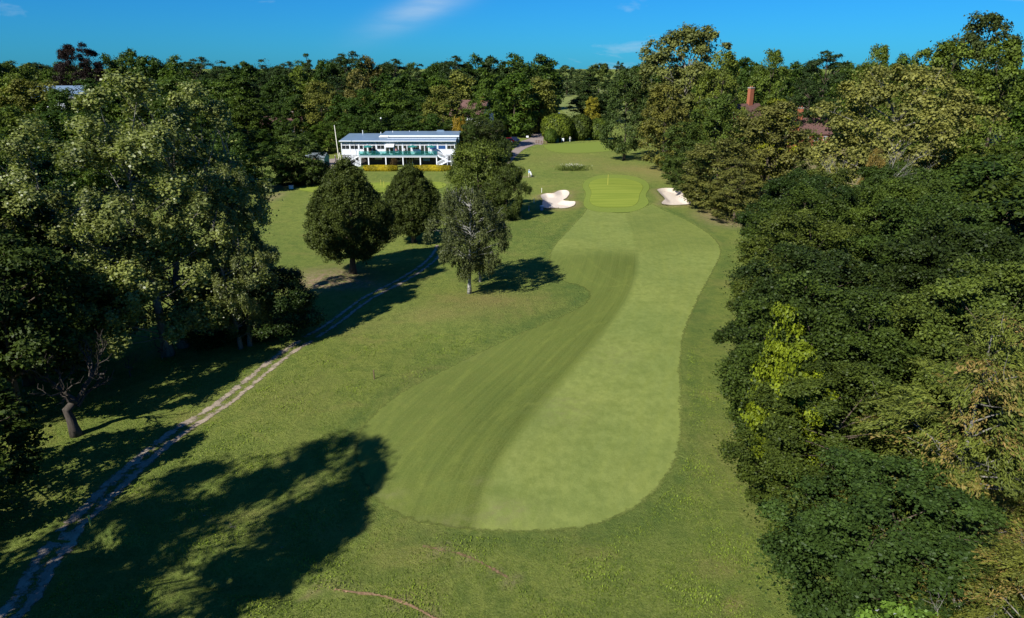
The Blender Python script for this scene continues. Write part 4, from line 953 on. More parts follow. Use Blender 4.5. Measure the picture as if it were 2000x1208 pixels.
# roofs
def roof(name, x0, x1, prof, m): return MB().prism(prof, 'x', x0, x1).build(name, m, club)
rf = roof('roof', -HW - .25, HW + .25, [(-.55, EV - .02), (11.4, EV + .75), (11.4, EV + .9), (-.55, EV + .12)], M['roof_metal'])
MB().box(-HW - .3, HW + .3, -.68, -.555, EV - .14, EV + .13).build('fascia', M['white'], rf)
MB().tube([(-HW - .3, -.75, EV + .02), (HW + .3, -.75, EV + .02)], .06, 8).build('gutter', M['white'], rf)
r2 = roof('upper_roof', -5.3, HW + .75, [(4.6, EV + .82), (13.2, EV + 1.22), (13.2, EV + 1.34), (4.6, EV + .98)], M['roof_metal'])
MB().box(-5.3, HW + .75, 4.45, 4.595, EV + .62, EV + 1.0).build('fascia', M['white'], r2)
MB().box(-3.2, HW + .2, 3.0, 3.1, EV + .30, EV + .44).build('flashing', M['white'], r2)
MB().box(-5.5, -3.1, 4.0, 4.44, EV + .55, EV + .84).build('roof_box', M['white'], r2)
MB().box(HW + .3, HW + .7, 4.7, 11, EV - .9, EV + .7).build('upper_wall_return', M['blue_grey'], r2)
for x, y, h in [(-11, 10.4, 1.2), (-3, 11, 1.0), (1.3, 12.6, .9), (3.6, 12.7, .9), (-6.2, 10.8, .7)]:
    o = MB().tube([(x, y, EV + .6), (x, y, EV + .6 + h)], .09, 8).build('vent_pipe', M['white'], rf)
MB().prism([(8.6, EV + 1.25), (8.9, EV + 1.7), (10.6, EV + 1.7), (11, EV + 1.25)], 'y', 12.0, 12.8).build('roof_light', M['roof_metal'], r2)
for i in range(5): MB().box(-11.5 + i * 5.6, -11.1 + i * 5.6, -.2, -.02, EV - .42, EV - .24).build('floodlight', M['lamp_white'], club)
# balcony
DX0, DX1, DY = -9.55, 10.2, -2.8
box('balcony_deck', M['deck'], club, DX0, DX1, DY, -.0, FL - .14, FL)
box('edge_beam', M['white'], club, DX0 - .05, DX1 + .05, DY - .1, DY - .004, FL - .42, FL + .02)
box('edge_board', M['blue_grey'], club, DX0 - .06, DX1 + .06, DY - .16, DY - .104, FL - .2, FL + .12)
for x in (-9.4, -7.25, -2.85, 1.5, 5.9, 10.05):
    box('post', M['white'], club, x - .13, x + .13, DY - .02, DY + .24, -.2, FL - .145, bevel=.015)
n = 14
for i in range(n):
    a = DX0 + (DX1 - DX0) * i / n; b = DX0 + (DX1 - DX0) * (i + 1) / n
    g = MB().box(a + .05, b - .05, DY - .075, DY - .055, FL + .16, FL + 1.02).build('balustrade_panel', M['glass_teal'], club)
    MB().box(a - .025, a + .025, DY - .095, DY - .04, FL + .12, FL + 1.06).build('upright', M['teal'], g)
box('handrail', M['teal'], club, DX0, DX1, DY - .1, DY - .03, FL + 1.062, FL + 1.12)
for i in range(7):
    x = DX0 + 1.2 + i * 2.75
    t_ = empty('flower_trough', (-29.2 + x, 181 + DY + .25, FL), 0, 'teal flower trough behind the balcony glass, %s from the left' % ORD[i + 1], 'planter', 'flower troughs on the balcony')
    MB().prism([(-.14, 0), (.14, 0), (.19, .32), (-.19, .32)], 'x', -1.0, 1.0).build('trough', M['teal'], t_)
    r = np.random.default_rng(i); q = 260
    P = np.column_stack([r.uniform(-.95, .95, q), r.uniform(-.2, .2, q), .3 + np.abs(r.normal(0, .12, q))])
    o = link('plants', leaf_mesh('plants', r, P, rnd_unit(r, q) + [0, -.3, .6], np.full(q, .11), .7, r.random(q)), None, t_); o.color = (0.08, 0.15, 0.07, 1)
# things under the balcony
for x0, x1, z0, z1, m in [(-6.2, -4.4, 1.3, 2.3, 'board'), (4.0, 5.2, 1.2, 2.0, 'grey_wall'), (6.2, 8.0, .9, 2.2, 'blue_board')]:
    box('notice_board', M[m], club, x0, x1, .22, .29, z0, z1)
window(club, -13.4, -10.4, .9, 2.2, .175, M['glass'], 3); window(club, 11.6, 13.4, .7, 2.3, .175, M['glass'], 3); window(club, -1.6, .4, .9, 2.1, .295, M['glass'], 1); window(club, 1.9, 3.5, .1, 2.2, .295, M['glass'], 1, 'door')
# outside stairs, two flights each, turning back on themselves
def stair(sx, x_top):
    st = MB(); o = None
    s = empty('outside_stair', (0, 0, 0)); s.name = 'staircase'; s.parent = club
    lx = x_top + sx * 2.6; zm = FL * .5
    n1 = 8
    for i in range(n1):
        z = FL - (i + 1) * (FL - zm) / n1; x = x_top + sx * 2.6 * (i + .5) / n1
        MB().box(x - .19, x + .19, -2.6, -1.55, z - .05, z).build('step', M['white'], s)
    MB().box(lx if sx > 0 else lx - 1.1, lx + 1.1 if sx > 0 else lx, -3.75, -1.5, zm - .1, zm - .06).build('landing', M['white'], s)
    for i in range(n1):
        z = zm - (i + 1) * zm / n1; x = lx - sx * 2.6 * (i + .5) / n1
        MB().box(x - .19, x + .19, -3.72, -2.7, z - .05 + .02, z + .02).build('step', M['white'], s)
    def rail(a, b, name):
        a, b = Vector(a), Vector(b); r = MB()
        r.bar(a + Vector((0, 0, 1.0)), b + Vector((0, 0, 1.0)), .07, .07)
        q = r.build('handrail', M['white'], s); m = MB(); k = max(3, int((b - a).length / .22))
        MB().bar(a + Vector((0, 0, -.05)), b + Vector((0, 0, -.05)), .06, .26).build('stringer', M['white'], s)
        for i in range(k + 1):
            p = a.lerp(b, i / k); MB().bar(p + Vector((0, 0, .08)), p + Vector((0, 0, .965)), .035, .035).build('baluster', M['white'], q)
    rail((x_top, -2.65, FL), (lx, -2.65, zm), 'a'); rail((x_top, -1.5, FL), (lx, -1.5, zm), 'b')
    rail((lx, -3.78, zm), (lx - sx * 2.6, -3.78, .05), 'c'); rail((lx, -2.68, zm - .0), (lx - sx * 2.6, -2.68, .05), 'd')
    e = lx + sx * 1.1; rail((e, -3.75, zm), (e, -1.5, zm), 'e')
    for px_, py_ in ((e - sx * .08, -3.7), (e - sx * .08, -1.55), (lx + sx * .04, -3.7)): MB().box(px_ - .06, px_ + .06, py_ - .06, py_ + .06, -.2, zm - .11).build('post', M['white'], s)
stair(-1, DX0); stair(1, DX1)
aw = MB(); aw.prism([(-.05, EV - .75), (-2.0, EV - 1.35), (-2.0, EV - 1.31), (-.05, EV - .69)], 'x', -3.1, -.9); aw.build('awning', M['white'], club)

# balcony furniture
def W2(px, Y): return Xat(px, Y, FL)
def parasol(px, y, label, rz):
    o = empty('parasol', (W2(px, y), y, FL), rz, label, 'parasol', 'green parasols on the balcony')
    MB().tube([(0, 0, .05), (0, 0, 2.45)], .025, 8).build('pole', M['white'], o)
    MB().tube([(0, 0, 0), (0, 0, .07), (0, 0, .12)], [.26, .25, .05], 14).build('base', M['black'], o)
    m = MB(); n = 8; R_ = 1.25
    top = (0, 0, 2.5); ring = [(math.cos(2 * math.pi * i / n) * R_, math.sin(2 * math.pi * i / n) * R_, 2.12) for i in range(n)]
    low = [(x, y_, z - .14) for x, y_, z in ring]; under = (0, 0, 2.46)
    v = [top, under] + ring + low; f = []
    for i in range(n):
        j = (i + 1) % n; f += [(0, 2 + i, 2 + j), (1, 10 + j, 10 + i), (2 + i, 10 + i, 10 + j, 2 + j)]
    m._add(v, f); m.build('canopy', M['teal'], o)
    for i in range(n):
        x, y_, z = ring[i]; MB().bar((0, 0, 2.42), (x * .97, y_ * .97, z - .03), .02, .02).build('rib', M['steel'], o)
parasol(720, 179.4, 'left green parasol, over the people sitting on the balcony', 0); parasol(807, 179.5, 'middle green parasol on the balcony', .3); parasol(843, 179.3, 'right green parasol on the balcony', .6)
def table(px, y, label):
    o = empty('balcony_table', (W2(px, y), y, FL), 0, label, 'table', 'tables on the balcony')
    MB().tube([(0, 0, .71), (0, 0, .74)], .45, 16).build('table_top', M['white'], o)
    for a in range(4):
        c, s = math.cos(a * 1.5708 + .78), math.sin(a * 1.5708 + .78); MB().tube([(c * .34, s * .34, 0), (c * .24, s * .24, .71)], .018, 6).build('leg', M['steel'], o)
def chair(x, y, rz, label, z=FL):
    o = empty('balcony_chair', (x, y, z), rz, label, 'chair', 'chairs on the balcony')
    MB().box(-.21, .21, -.21, .21, .43, .46).build('seat', M['teal'], o, bevel=.01); MB().prism([(.2, .47), (.24, .47), (.32, .92), (.28, .92)], 'x', -.2, .2).build('backrest', M['teal'], o)
    for a in (-.18, .18):
        for b_ in (-.18, .18): MB().tube([(a * 1.1, b_ * 1.1, 0), (a, b_, .43)], .014, 6).build('leg', M['steel'], o)
T_ = [(718, 'left table, where people sit under the left parasol'), (747, 'table left of the white double doors'), (810, 'table under the middle parasol'), (845, 'table under the right parasol'), (776, 'table beside the standing person in pink')]
for px, lab in T_:
    table(px, 179.35, lab)
    for s_, w_ in ((-1, 'left'), (1, 'right')): chair(W2(px, 179.35) + s_ * .85, 179.35, s_ * -1.57, 'teal chair on the %s of the %s' % (w_, lab.split(',')[0]))

# ------------------------------------------------------------------ clipped hedges
def hedge(name, cx, cy_, lx, ly, h, n, ls, col, label, rz=0.0, round_=0.25, seed=3, dens=0.5):
    r = np.random.default_rng(seed)
    q = rnd_unit(r, n); p = 1.0 / round_
    u = q / (np.abs(q) ** p).sum(1)[:, None] ** (1 / p)      # super-ellipsoid: box with rounded shoulders
    s_ = 1 - np.abs(r.normal(0, .07, n)); bumps = 1 + .05 * np.sin(u[:, 0] * lx * 1.9 + 1) * np.cos(u[:, 2] * h * 1.3) + .04 * np.sin(u[:, 0] * lx * 4.1) * np.sin(u[:, 1] * 6)
    P = u * np.array([lx / 2, ly / 2, h / 2]) * (s_ * bumps)[:, None] + np.array([0, 0, h / 2]); P[:, 2] = np.maximum(P[:, 2], .05)
    me = leaf_mesh('hedge', r, P, u * [1, 1, 1] + [0, 0, .4] + .5 * rnd_unit(r, n), ls * r.uniform(.6, 1.4, n), .7, np.clip(.5 + .3 * np.sin(P[:, 0] * 1.3 + P[:, 2]) + r.normal(0, .25, n), 0, 1))
    o = link(name, me, None, None, (cx, cy_, hz(cx, cy_)), (0, 0, rz)); o.color = (*col, 1); return tag(o, label, 'hedge')
hedge('golden_hedge', Xat(744, 169.5), 169.5, 8.6, 1.5, 1.45, 9000, .2, (0.30, 0.225, 0.02), 'yellow clipped hedge in front of the clubhouse, left of the gap', seed=1)
hedge('golden_hedge', Xat(846, 169.5), 169.5, 9.4, 1.5, 1.45, 9000, .2, (0.30, 0.225, 0.02), 'yellow clipped hedge in front of the clubhouse, right of the gap', seed=2)
for i, (px, py, w, d, top, col, lab) in enumerate([(1088, 279, 64, 7, 222, (0.078, 0.098, 0.018), 'tall rounded clipped hedge beside the driveway entrance'), (1133, 277, 46, 6, 224, (0.044, 0.058, 0.016), 'tall dark clipped hedge behind the person in white'),
        (1168, 276, 44, 6, 232, (0.056, 0.076, 0.018), 'tall clipped hedge at the back right of the upper lawn'), (1076, 280, 26, 4, 252, (0.040, 0.064, 0.012), 'low bright clipped bush at the driveway corner')]):
    g = G(px, py); Y = g.y + (0 if i == 3 else 4); sc = (Y * CP + 18 * SP) / FPX
    hedge('clipped_hedge', Xat(px, Y, 3), Y, w * sc, d, Zat(top, Y), 7000, .6 if i < 3 else .4, col, lab, seed=20 + i, round_=.45)

# ------------------------------------------------------------------ houses among the trees
def house(name, x, y, rz, L_, D_, eave, ridge, wall, rm, label, chimneys=(), win=3, storeys=2):
    o = empty(name, (x, y, 0), rz, label, 'house')
    MB().prism([(-D_ / 2, -.3), (D_ / 2, -.3), (D_ / 2, eave), (0, ridge - .15), (-D_ / 2, eave)], 'x', -L_ / 2, L_ / 2).build('wall', wall, o)
    t = .18; r = None
    for s in (-1, 1):
        k = (ridge - eave) / (D_ / 2); e = D_ / 2 + .45
        q = MB().prism([(0, ridge), (s * e, ridge - k * e), (s * e, ridge - k * e + t), (0, ridge + t)], 'x', -L_ / 2 - .4, L_ / 2 + .4).build('roof', rm, o); r = r or q
    for cx, cw, ct in chimneys:
        c = MB().box(cx - cw / 2, cx + cw / 2, -.55, .55, eave, ct).build('chimney', M['brick'], r)
        MB().box(cx - cw / 2 - .1, cx + cw / 2 + .1, -.65, .65, ct + .002, ct + .28).build('chimney_cap', M['stone'], r)
        for k in (-1, 1): MB().tube([(cx + k * cw * .25, 0, ct + .27), (cx + k * cw * .25, 0, ct + .7)], [.17, .13], 8).build('chimney_pot', M['brick'], r)
    for st in range(storeys):
        z0 = .9 + st * (eave / storeys)
        for i in range(win):
            a = -L_ / 2 + L_ * (i + .5) / win; window(o, a - .6, a + .6, z0, z0 + 1.3, -D_ / 2 - .01, M['glass'], 1)
    return o
Y = 222
house('brick_house', Xat(1462, Y, 12), Y + 2, .5, 10, 8, 8.6, 12.9, M['brick'], M['tile'], 'red brick house with a tall chimney among the right-hand trees', [(1.2, 1.6, 17.6)], 3, 3)
house('brick_house', Xat(1584, 205, 9), 205, .1, 8.5, 8, 6.2, 9.9, M['brick'], M['tile'], 'lower brown-roofed house with a stubby chimney right of the taller one', [(-3.6, 1.2, 12.7)], 3, 2)
house('white_house', Xat(555, 238, 4), 238, .1, 13, 8, 5.4, 8.2, M['white'], M['tile'], 'white house glimpsed through trunks left of the clubhouse', [(3, 1, 9.6)], 5, 2)
house('white_house', Xat(118, 232, 17), 232, .35, 15, 9, 15.8, 18.0, M['white'], M['roof_metal'], 'pale grey-roofed building below the copper beech', [], 4, 4)
house('brick_house', Xat(922, 246, 9), 246, -.45, 12, 9, 8.5, 13.0, M['white'], M['tile'], 'gabled house with a red chimney hidden among trees left of the driveway', [(4.2, 1.5, 15.2)], 4, 3)

# ------------------------------------------------------------------ shed, patio, poles
s0, s1 = Xat(598, 180, 2), Xat(637, 180, 2)
sh = empty('garden_shed', ((s0 + s1) / 2, 181, hz((s0 + s1) / 2, 181)), -.18, 'weathered grey shed with a green gable left of the clubhouse', 'shed')
L_ = (s1 - s0)
for k in range(14): MB().box(-L_ / 2, L_ / 2, -1.53, -1.5, .02 + k * .15, .155 + k * .15).build('plank', M['shed_board'], sh)
MB().prism([(-1.49, -.2), (1.49, -.2), (1.49, 2.1), (0, 3.0), (-1.49, 2.1)], 'x', -L_ / 2, L_ / 2).build('gable_wall', M['teal'], sh)
for s in (-1, 1): MB().prism([(0, 3.02), (s * 1.75, 1.96), (s * 1.75, 2.03), (0, 3.09)], 'x', -L_ / 2 - .2, L_ / 2 + .2).build('roof', M['felt'], sh)
dd = MB().box(-.5, .5, -1.56, -1.535, .05, 1.9).build('door', M['wood'], sh); MB().box(.3, .36, -1.6, -1.562, .9, 1.0).build('handle', M['steel'], dd)
sheet('patio', px_poly([(640, 312), (662, 311), (664, 322), (655, 330), (640, 328), (634, 320)], 6), 1.0, 0.05, M['gravel'])
fp = empty('flagpole', (*flat(664, 327), 0), 0, 'tall white flagpole at the left end of the clubhouse', 'flagpole')
zt = Zat(246, fp.location.y)
MB().tube([(0, 0, -.1), (-.16, 0, zt * .3), (-.55, 0, zt)], [.13, .11, .06], 10).build('mast', M['cream'], fp, smooth=True)
MB().tube([(.55, 0, -.1), (.2, 0, 3.6)], .11, 10).build('support_post', M['cream'], fp)
MB().tube([(-.55, 0, zt), (-.55, 0, zt + .08), (-.55, 0, zt + .16)], [.05, .1, .03], 10).build('finial', M['white'], fp)
lp = empty('lamp_post', (Xat(745, 197, 8), 197, 0), 0, 'lamp post with a white globe behind the clubhouse roof', 'lamp post')
zl = Zat(233, 197); MB().tube([(0, 0, -.1), (0, 0, zl)], .06, 8).build('pole', M['black'], lp); MB().tube([(0, 0, zl - .02), (0, 0, zl + .1), (0, 0, zl + .3), (0, 0, zl + .42)], [.08, .24, .24, .06], 12).build('globe', M['lamp_white'], lp, smooth=True)

# ------------------------------------------------------------------ cars
def car(name, x, y, rz, m, label, L_=4.2, h=1.45, w=1.72):
    o = empty(name, (x, y, hz(x, y) + .07), rz, label, 'car', 'cars parked by the driveway')
    b = h * .62; q = L_ / 2
    prof = [(-q, .35), (-q, .62), (-q + .12, b * .98), (-q + .95, b + .06), (q - .55, b + .03), (q - .05, b * .92), (q, .55), (q - .04, .3), (-q + .04, .28)]
    MB().prism(prof, 'y', -w / 2, w / 2).build('body', m, o, bevel=.06)
    v = []; lowr = [(-q + .75, b + .03), (q - .35, b)]; top = [(-q + 1.55, h), (q - .95, h - .02)]
    for yy, k in ((-1, 1), (1, 1)):
        pass
    c = MB(); c._add([(lowr[0][0], -w * .46, lowr[0][1]), (lowr[1][0], -w * .46, lowr[1][1]), (lowr[1][0], w * .46, lowr[1][1]), (lowr[0][0], w * .46, lowr[0][1]),
            (top[0][0], -w * .38, top[0][1] - .03), (top[1][0], -w * .38, top[1][1] - .03), (top[1][0], w * .38, top[1][1] - .03), (top[0][0], w * .38, top[0][1] - .03)],
            [(0, 1, 5, 4), (1, 2, 6, 5), (2, 3, 7, 6), (3, 0, 4, 7), (4, 5, 6, 7)]); c.build('windows', M['car_glass'], o)
    MB().box(top[0][0] - .05, top[1][0] + .08, -w * .385, w * .385, h - .045, h + .01).build('roof', m, o, bevel=.02)
    for px_ in (-.2,): MB().prism([(px_ - .04, b), (px_ + .05, b), (px_ + .03, h - .05), (px_ - .02, h - .05)], 'y', -w * .465, w * .465).build('door_pillar', m, o)
    for sx in (-q + .78, q - .8):
        for sy in (-1, 1):
            wv = MB().tube([(sx, sy * (w / 2 - .2), .25), (sx, sy * (w / 2 + .015), .25)], .31, 18).build('wheel', M['black'], o)
            MB().tube([(sx, sy * (w / 2 + .016), .25), (sx, sy * (w / 2 + .03), .25)], [.19, .16], 14).build('rim', M['steel'], wv)
    for sy in (-1, 1):
        MB().box(-q - .01, -q + .12, sy * w * .36 - .16, sy * w * .36 + .16, .58, .74).build('headlight', M['lamp_white'], o); MB().box(q - .1, q + .012, sy * w * .38 - .13, sy * w * .38 + .13, .62, .8).build('tail_light', M['lamp_red'], o)
        MB().box(-q + 1.15, -q + 1.3, sy * (w / 2 + .06) - .08, sy * (w / 2 + .06) + .08, b, b + .13).build('mirror', m, o)
    MB().box(-q - .015, -q + .01, -.26, .26, .42, .53).build('number_plate', M['lamp_white'], o)
    return o
g = G(992, 279); car('parked_car', g.x, g.y, .15, M['car_red'], 'small red car at the front of the parking area')
g = G(1002, 277.5); car('parked_car', g.x, g.y, .1, M['car_navy'], 'dark blue car parked just behind the red one', 4.4, 1.5)
g = G(1054, 259); car('parked_car', g.x, g.y, 1.2, M['car_blue'], 'blue car in deep shade at the top of the driveway', 4.4, 1.6)

# ------------------------------------------------------------------ small course furniture
def stick(name, px, py, h, m, label, cat, r=.03, flag=None):
    g = G(px, py); o = empty(name, g, 0, label, cat)
    MB().tube([(0, 0, -.1), (0, 0, h)], r, 8).build('pole', m, o)
    if flag is not None: MB()._add([(0, 0, h), (.12, .3, h - .12), (.08, .22, h - .42), (0, 0, h - .36), (.02, 0, h), (.14, .3, h - .12), (.1, .22, h - .42), (.02, 0, h - .36)], [(0, 1, 2, 3), (7, 6, 5, 4), (0, 4, 5, 1), (1, 5, 6, 2), (2, 6, 7, 3), (3, 7, 4, 0)]).build('flag', flag, o)
    else: MB().tube([(0, 0, h), (0, 0, h + .06)], [r * 1.3, r * .5], 8).build('cap', m, o)
    return o
stick('flagstick', 1187, 362, 2.2, M['yellow'], 'yellow flagstick standing on the putting green', 'flagstick', .028, M['yellow'])
stick('practice_pin', 750, 366, 1.2, M['yellow'], 'short pin on the practice green, left of two', 'flagstick', .03); stick('practice_pin', 744, 363, 1.2, M['yellow'], 'short pin on the practice green, further back of two', 'flagstick', .03)
stick('marker_post', 731, 741, .75, M['wood'], 'short dark marker post in the rough left of the fairway', 'post', .05)
stick('marker_post', 177, 1026, .6, M['yellow'], 'small yellow marker post on the bank beside the track', 'post', .05)
stick('marker_post', 1058, 377, .9, M['cream'], 'pale post at the back left of the left-hand bunker', 'post', .06); stick('marker_post', 1043, 397, .9, M['cream'], 'pale post on the left of the left-hand bunker', 'post', .06)
stick('marker_post', 1033, 413, .9, M['blue'], 'blue post in the tree shade left of the bunker', 'post', .06)
def rake(px, py, rz, label):
    g = G(px, py); o = empty('bunker_rake', g + Vector((0, 0, .08)), rz, label, 'rake')
    MB().tube([(-.8, 0, .06), (.8, 0, .02)], .02, 6).build('handle', M['wood'], o); MB().box(.8, .86, -.32, .32, .0, .05).build('head', M['black'], o)
    for k in range(7): MB().box(.81, .85, -.3 + k * .1 - .01, -.3 + k * .1 + .01, -.07, -.002).build('tine', M['black'], o)
rake(1082, 407.5, .1, 'rake lying at the front of the left-hand bunker')
g = G(569, 369); o = empty('tee_box_marker', g, 0, 'small white marker box on the left lawn below the shrubs', 'marker'); MB().box(-.4, .4, -.3, .3, -.1, .62).build('box', M['white'], o, bevel=.03); MB().box(-.43, .43, -.33, .33, .622, .7).build('lid', M['white'], o, bevel=.02)
g = G(1058, 411); o = empty('litter_bin', g, 0, 'pale blue litter bin beside the left-hand bunker', 'bin'); MB().tube([(0, 0, -.1), (0, 0, .75)], [.28, .33], 14).build('body', M['blue_board'], o); MB().tube([(0, 0, .75), (0, 0, .86)], [.36, .1], 14).build('lid', M['white'], o)
g = G(1088, 279); o = empty('litter_bin', g, 0, 'dark green bin beside the clipped hedge', 'bin'); MB().prism([(-.5, -.1), (.5, -.1), (.58, 1.35), (-.58, 1.35)], 'y', -.45, .45).build('body', M['bin_green'], o, bevel=.04); MB().box(-.62, .62, -.5, .5, 1.352, 1.45).build('lid', M['bin_green'], o, bevel=.03)
for s in (-1, 1): MB().tube([(s * .4, .46, .1), (s * .4, .56, .1)], .12, 10).build('wheel', M['black'], o)
g = G(1099, 278.5); o = empty('tee_sign', g, 0, 'small white sign board beside the green bin', 'sign'); MB().box(-.42, .42, -.03, .03, .55, 1.35).build('board', M['white'], o, bevel=.01)
for s in (-1, 1): MB().box(s * .34 - .04, s * .34 + .04, .035, .1, -.1, 1.3).build('leg', M['white'], o)
g0, g1 = G(1047, 281), G(1068, 283)
o = empty('rail_fence', g0, math.atan2(g1.y - g0.y, g1.x - g0.x), 'low brown rail fence at the corner of the driveway', 'fence'); Ln = (g1 - g0).length
for k in range(5): MB().box(Ln * k / 4 - .07, Ln * k / 4 + .07, -.07, .07, -.2, 1.15).build('post', M['wood'], o)
for z in (.45, .95): MB().box(-.1, Ln + .1, -.11, -.072, z - .06, z + .06).build('rail', M['wood'], o)
g = G(1030, 272.5); o = empty('white_sign', g, 0, 'small white notice on a post beside the driveway', 'sign'); MB().box(-.05, .05, -.04, .04, -.1, 1.2).build('post', M['wood'], o); MB().box(-.4, .4, -.075, -.042, .6, 1.2).build('board', M['white'], o)

# flower border on the upper lawn
g = G(1117, 333); r = np.random.default_rng(5)
fb = empty('flower_border', g, 0, 'clump of tall grasses with creamy flower heads on the upper lawn', 'plant', None)
q = 2600; P = np.column_stack([r.normal(0, 1.5, q), r.normal(0, .6, q), np.abs(r.uniform(0, 1.0, q))])
o = link('foliage', leaf_mesh('foliage', r, P, rnd_unit(r, q) * [1, 1, .2], r.uniform(.5, .9, q), .16, r.random(q), np.array([0, 0, 1.0]) + rnd_unit(r, q) * .4), None, fb); o.color = (0.085, 0.105, 0.04, 1)
q = 150; P = np.column_stack([r.normal(0, 1.4, q), r.normal(0, .5, q), r.uniform(.8, 1.6, q)])
V = leaf_cards(r, P, rnd_unit(r, q), np.full(q, .2), .5); me = np_mesh('flower_heads', V, np.arange(len(V)).reshape(-1, 4)); o = link('flower_heads', me, M['cream'], fb); o['kind'] = 'stuff'

# ------------------------------------------------------------------ bare trees and twigs
def bare(name, x, y, h, seed, label, m='bark_grey', r0=.3, spread=.75, depth=5, cat='tree', z=None):
    rr = random.Random(seed); o = empty(name, (x, y, hz(x, y) if z is None else z), 0, label, cat)
    tk = MB(); pts = [(0, 0, -.15)] + [(rr.uniform(-.1, .1) * k, rr.uniform(-.1, .1) * k, h * .38 * k / 4) for k in range(1, 5)]
    tk.tube(pts, [r0 * 1.35, r0, r0 * .9, r0 * .8, r0 * .7], 10); tk.build('trunk', M[m], o, smooth=True)
    lm = MB()
    def grow_(p, d, ln, rad, dep):
        q1 = p + d * ln * .5 + Vector((rr.gauss(0, 1), rr.gauss(0, 1), rr.gauss(0, 1))) * ln * .07
        q2 = p + d * ln + Vector((rr.gauss(0, 1), rr.gauss(0, 1), rr.gauss(0, 1))) * ln * .1
        lm.tube([p, q1, q2], [rad, rad * .8, rad * .58], 5, False)
        if dep == 0: return
        for _ in range(rr.choice((2, 3))):
            nd = (d + Vector((rr.uniform(-1, 1), rr.uniform(-1, 1), rr.uniform(-.5, .75))) * spread).normalized()
            grow_(q2 if rr.random() < .7 else q1, nd, ln * rr.uniform(.55, .85), rad * .55, dep - 1)
    t = Vector(pts[-1])
    for k in range(4):
        a = k * 1.57 + rr.uniform(-.5, .5); grow_(t - Vector((0, 0, rr.uniform(0, h * .08))), Vector((math.cos(a) * .75, math.sin(a) * .75, .8)).normalized(), h * .24, r0 * .5, depth - 1)
    lm.build('limbs', M[m], o); return o
g = G(150, 850); bare('dead_tree', g.x, g.y, 6.8, 4, 'bare dead tree with a thick grey trunk left of the track', 'bark_shaded', .34)
g = G(318, 702); bare('bare_shrub', g.x, g.y, 2.6, 9, 'leafless grey-brown shrub at the foot of the poplars', 'bark', .07, .95, 5, 'shrub')
g = G(255, 735); bare('bare_shrub', g.x, g.y, 2.4, 10, 'low leafless bramble left of the poplar trunks', 'bark', .06, .95, 5, 'shrub')
bare('bare_shrub', Xat(1690, 88, 11), 86.5, 15.5, 12, 'pale bare-twigged tree in front of the rusty shrub', 'bark_pale', .16, .5, 6)
bare('bare_shrub', Xat(1870, 21.5, 2), 21.5, 5.6, 14, 'dead twiggy stem at the bottom right below the cypress', 'bark_pale', .06, .8, 5, 'shrub')
el = tree('bush1', 'elder_bush', 14.6, 20.4, 4.2, 2.4, (0.075, 0.125, 0.030), 'elder bush with white flower heads at the bottom right edge', cat='shrub')
r = np.random.default_rng(8); q = 44; D = unit(rnd_unit(r, q) * [1, 1, .6] + [-.2, -.5, .7]); P = D * [2.35, 2.35, 1.6] + [0, 0, 1.45]
V = leaf_cards(r, P, D + .3 * rnd_unit(r, q), r.uniform(.12, .22, q), .9); o = link('flower_heads', np_mesh('flower_heads', V, np.arange(len(V)).reshape(-1, 4)), M['white'], el); o['kind'] = 'stuff'
el.rotation_euler = (0, 0, 0)

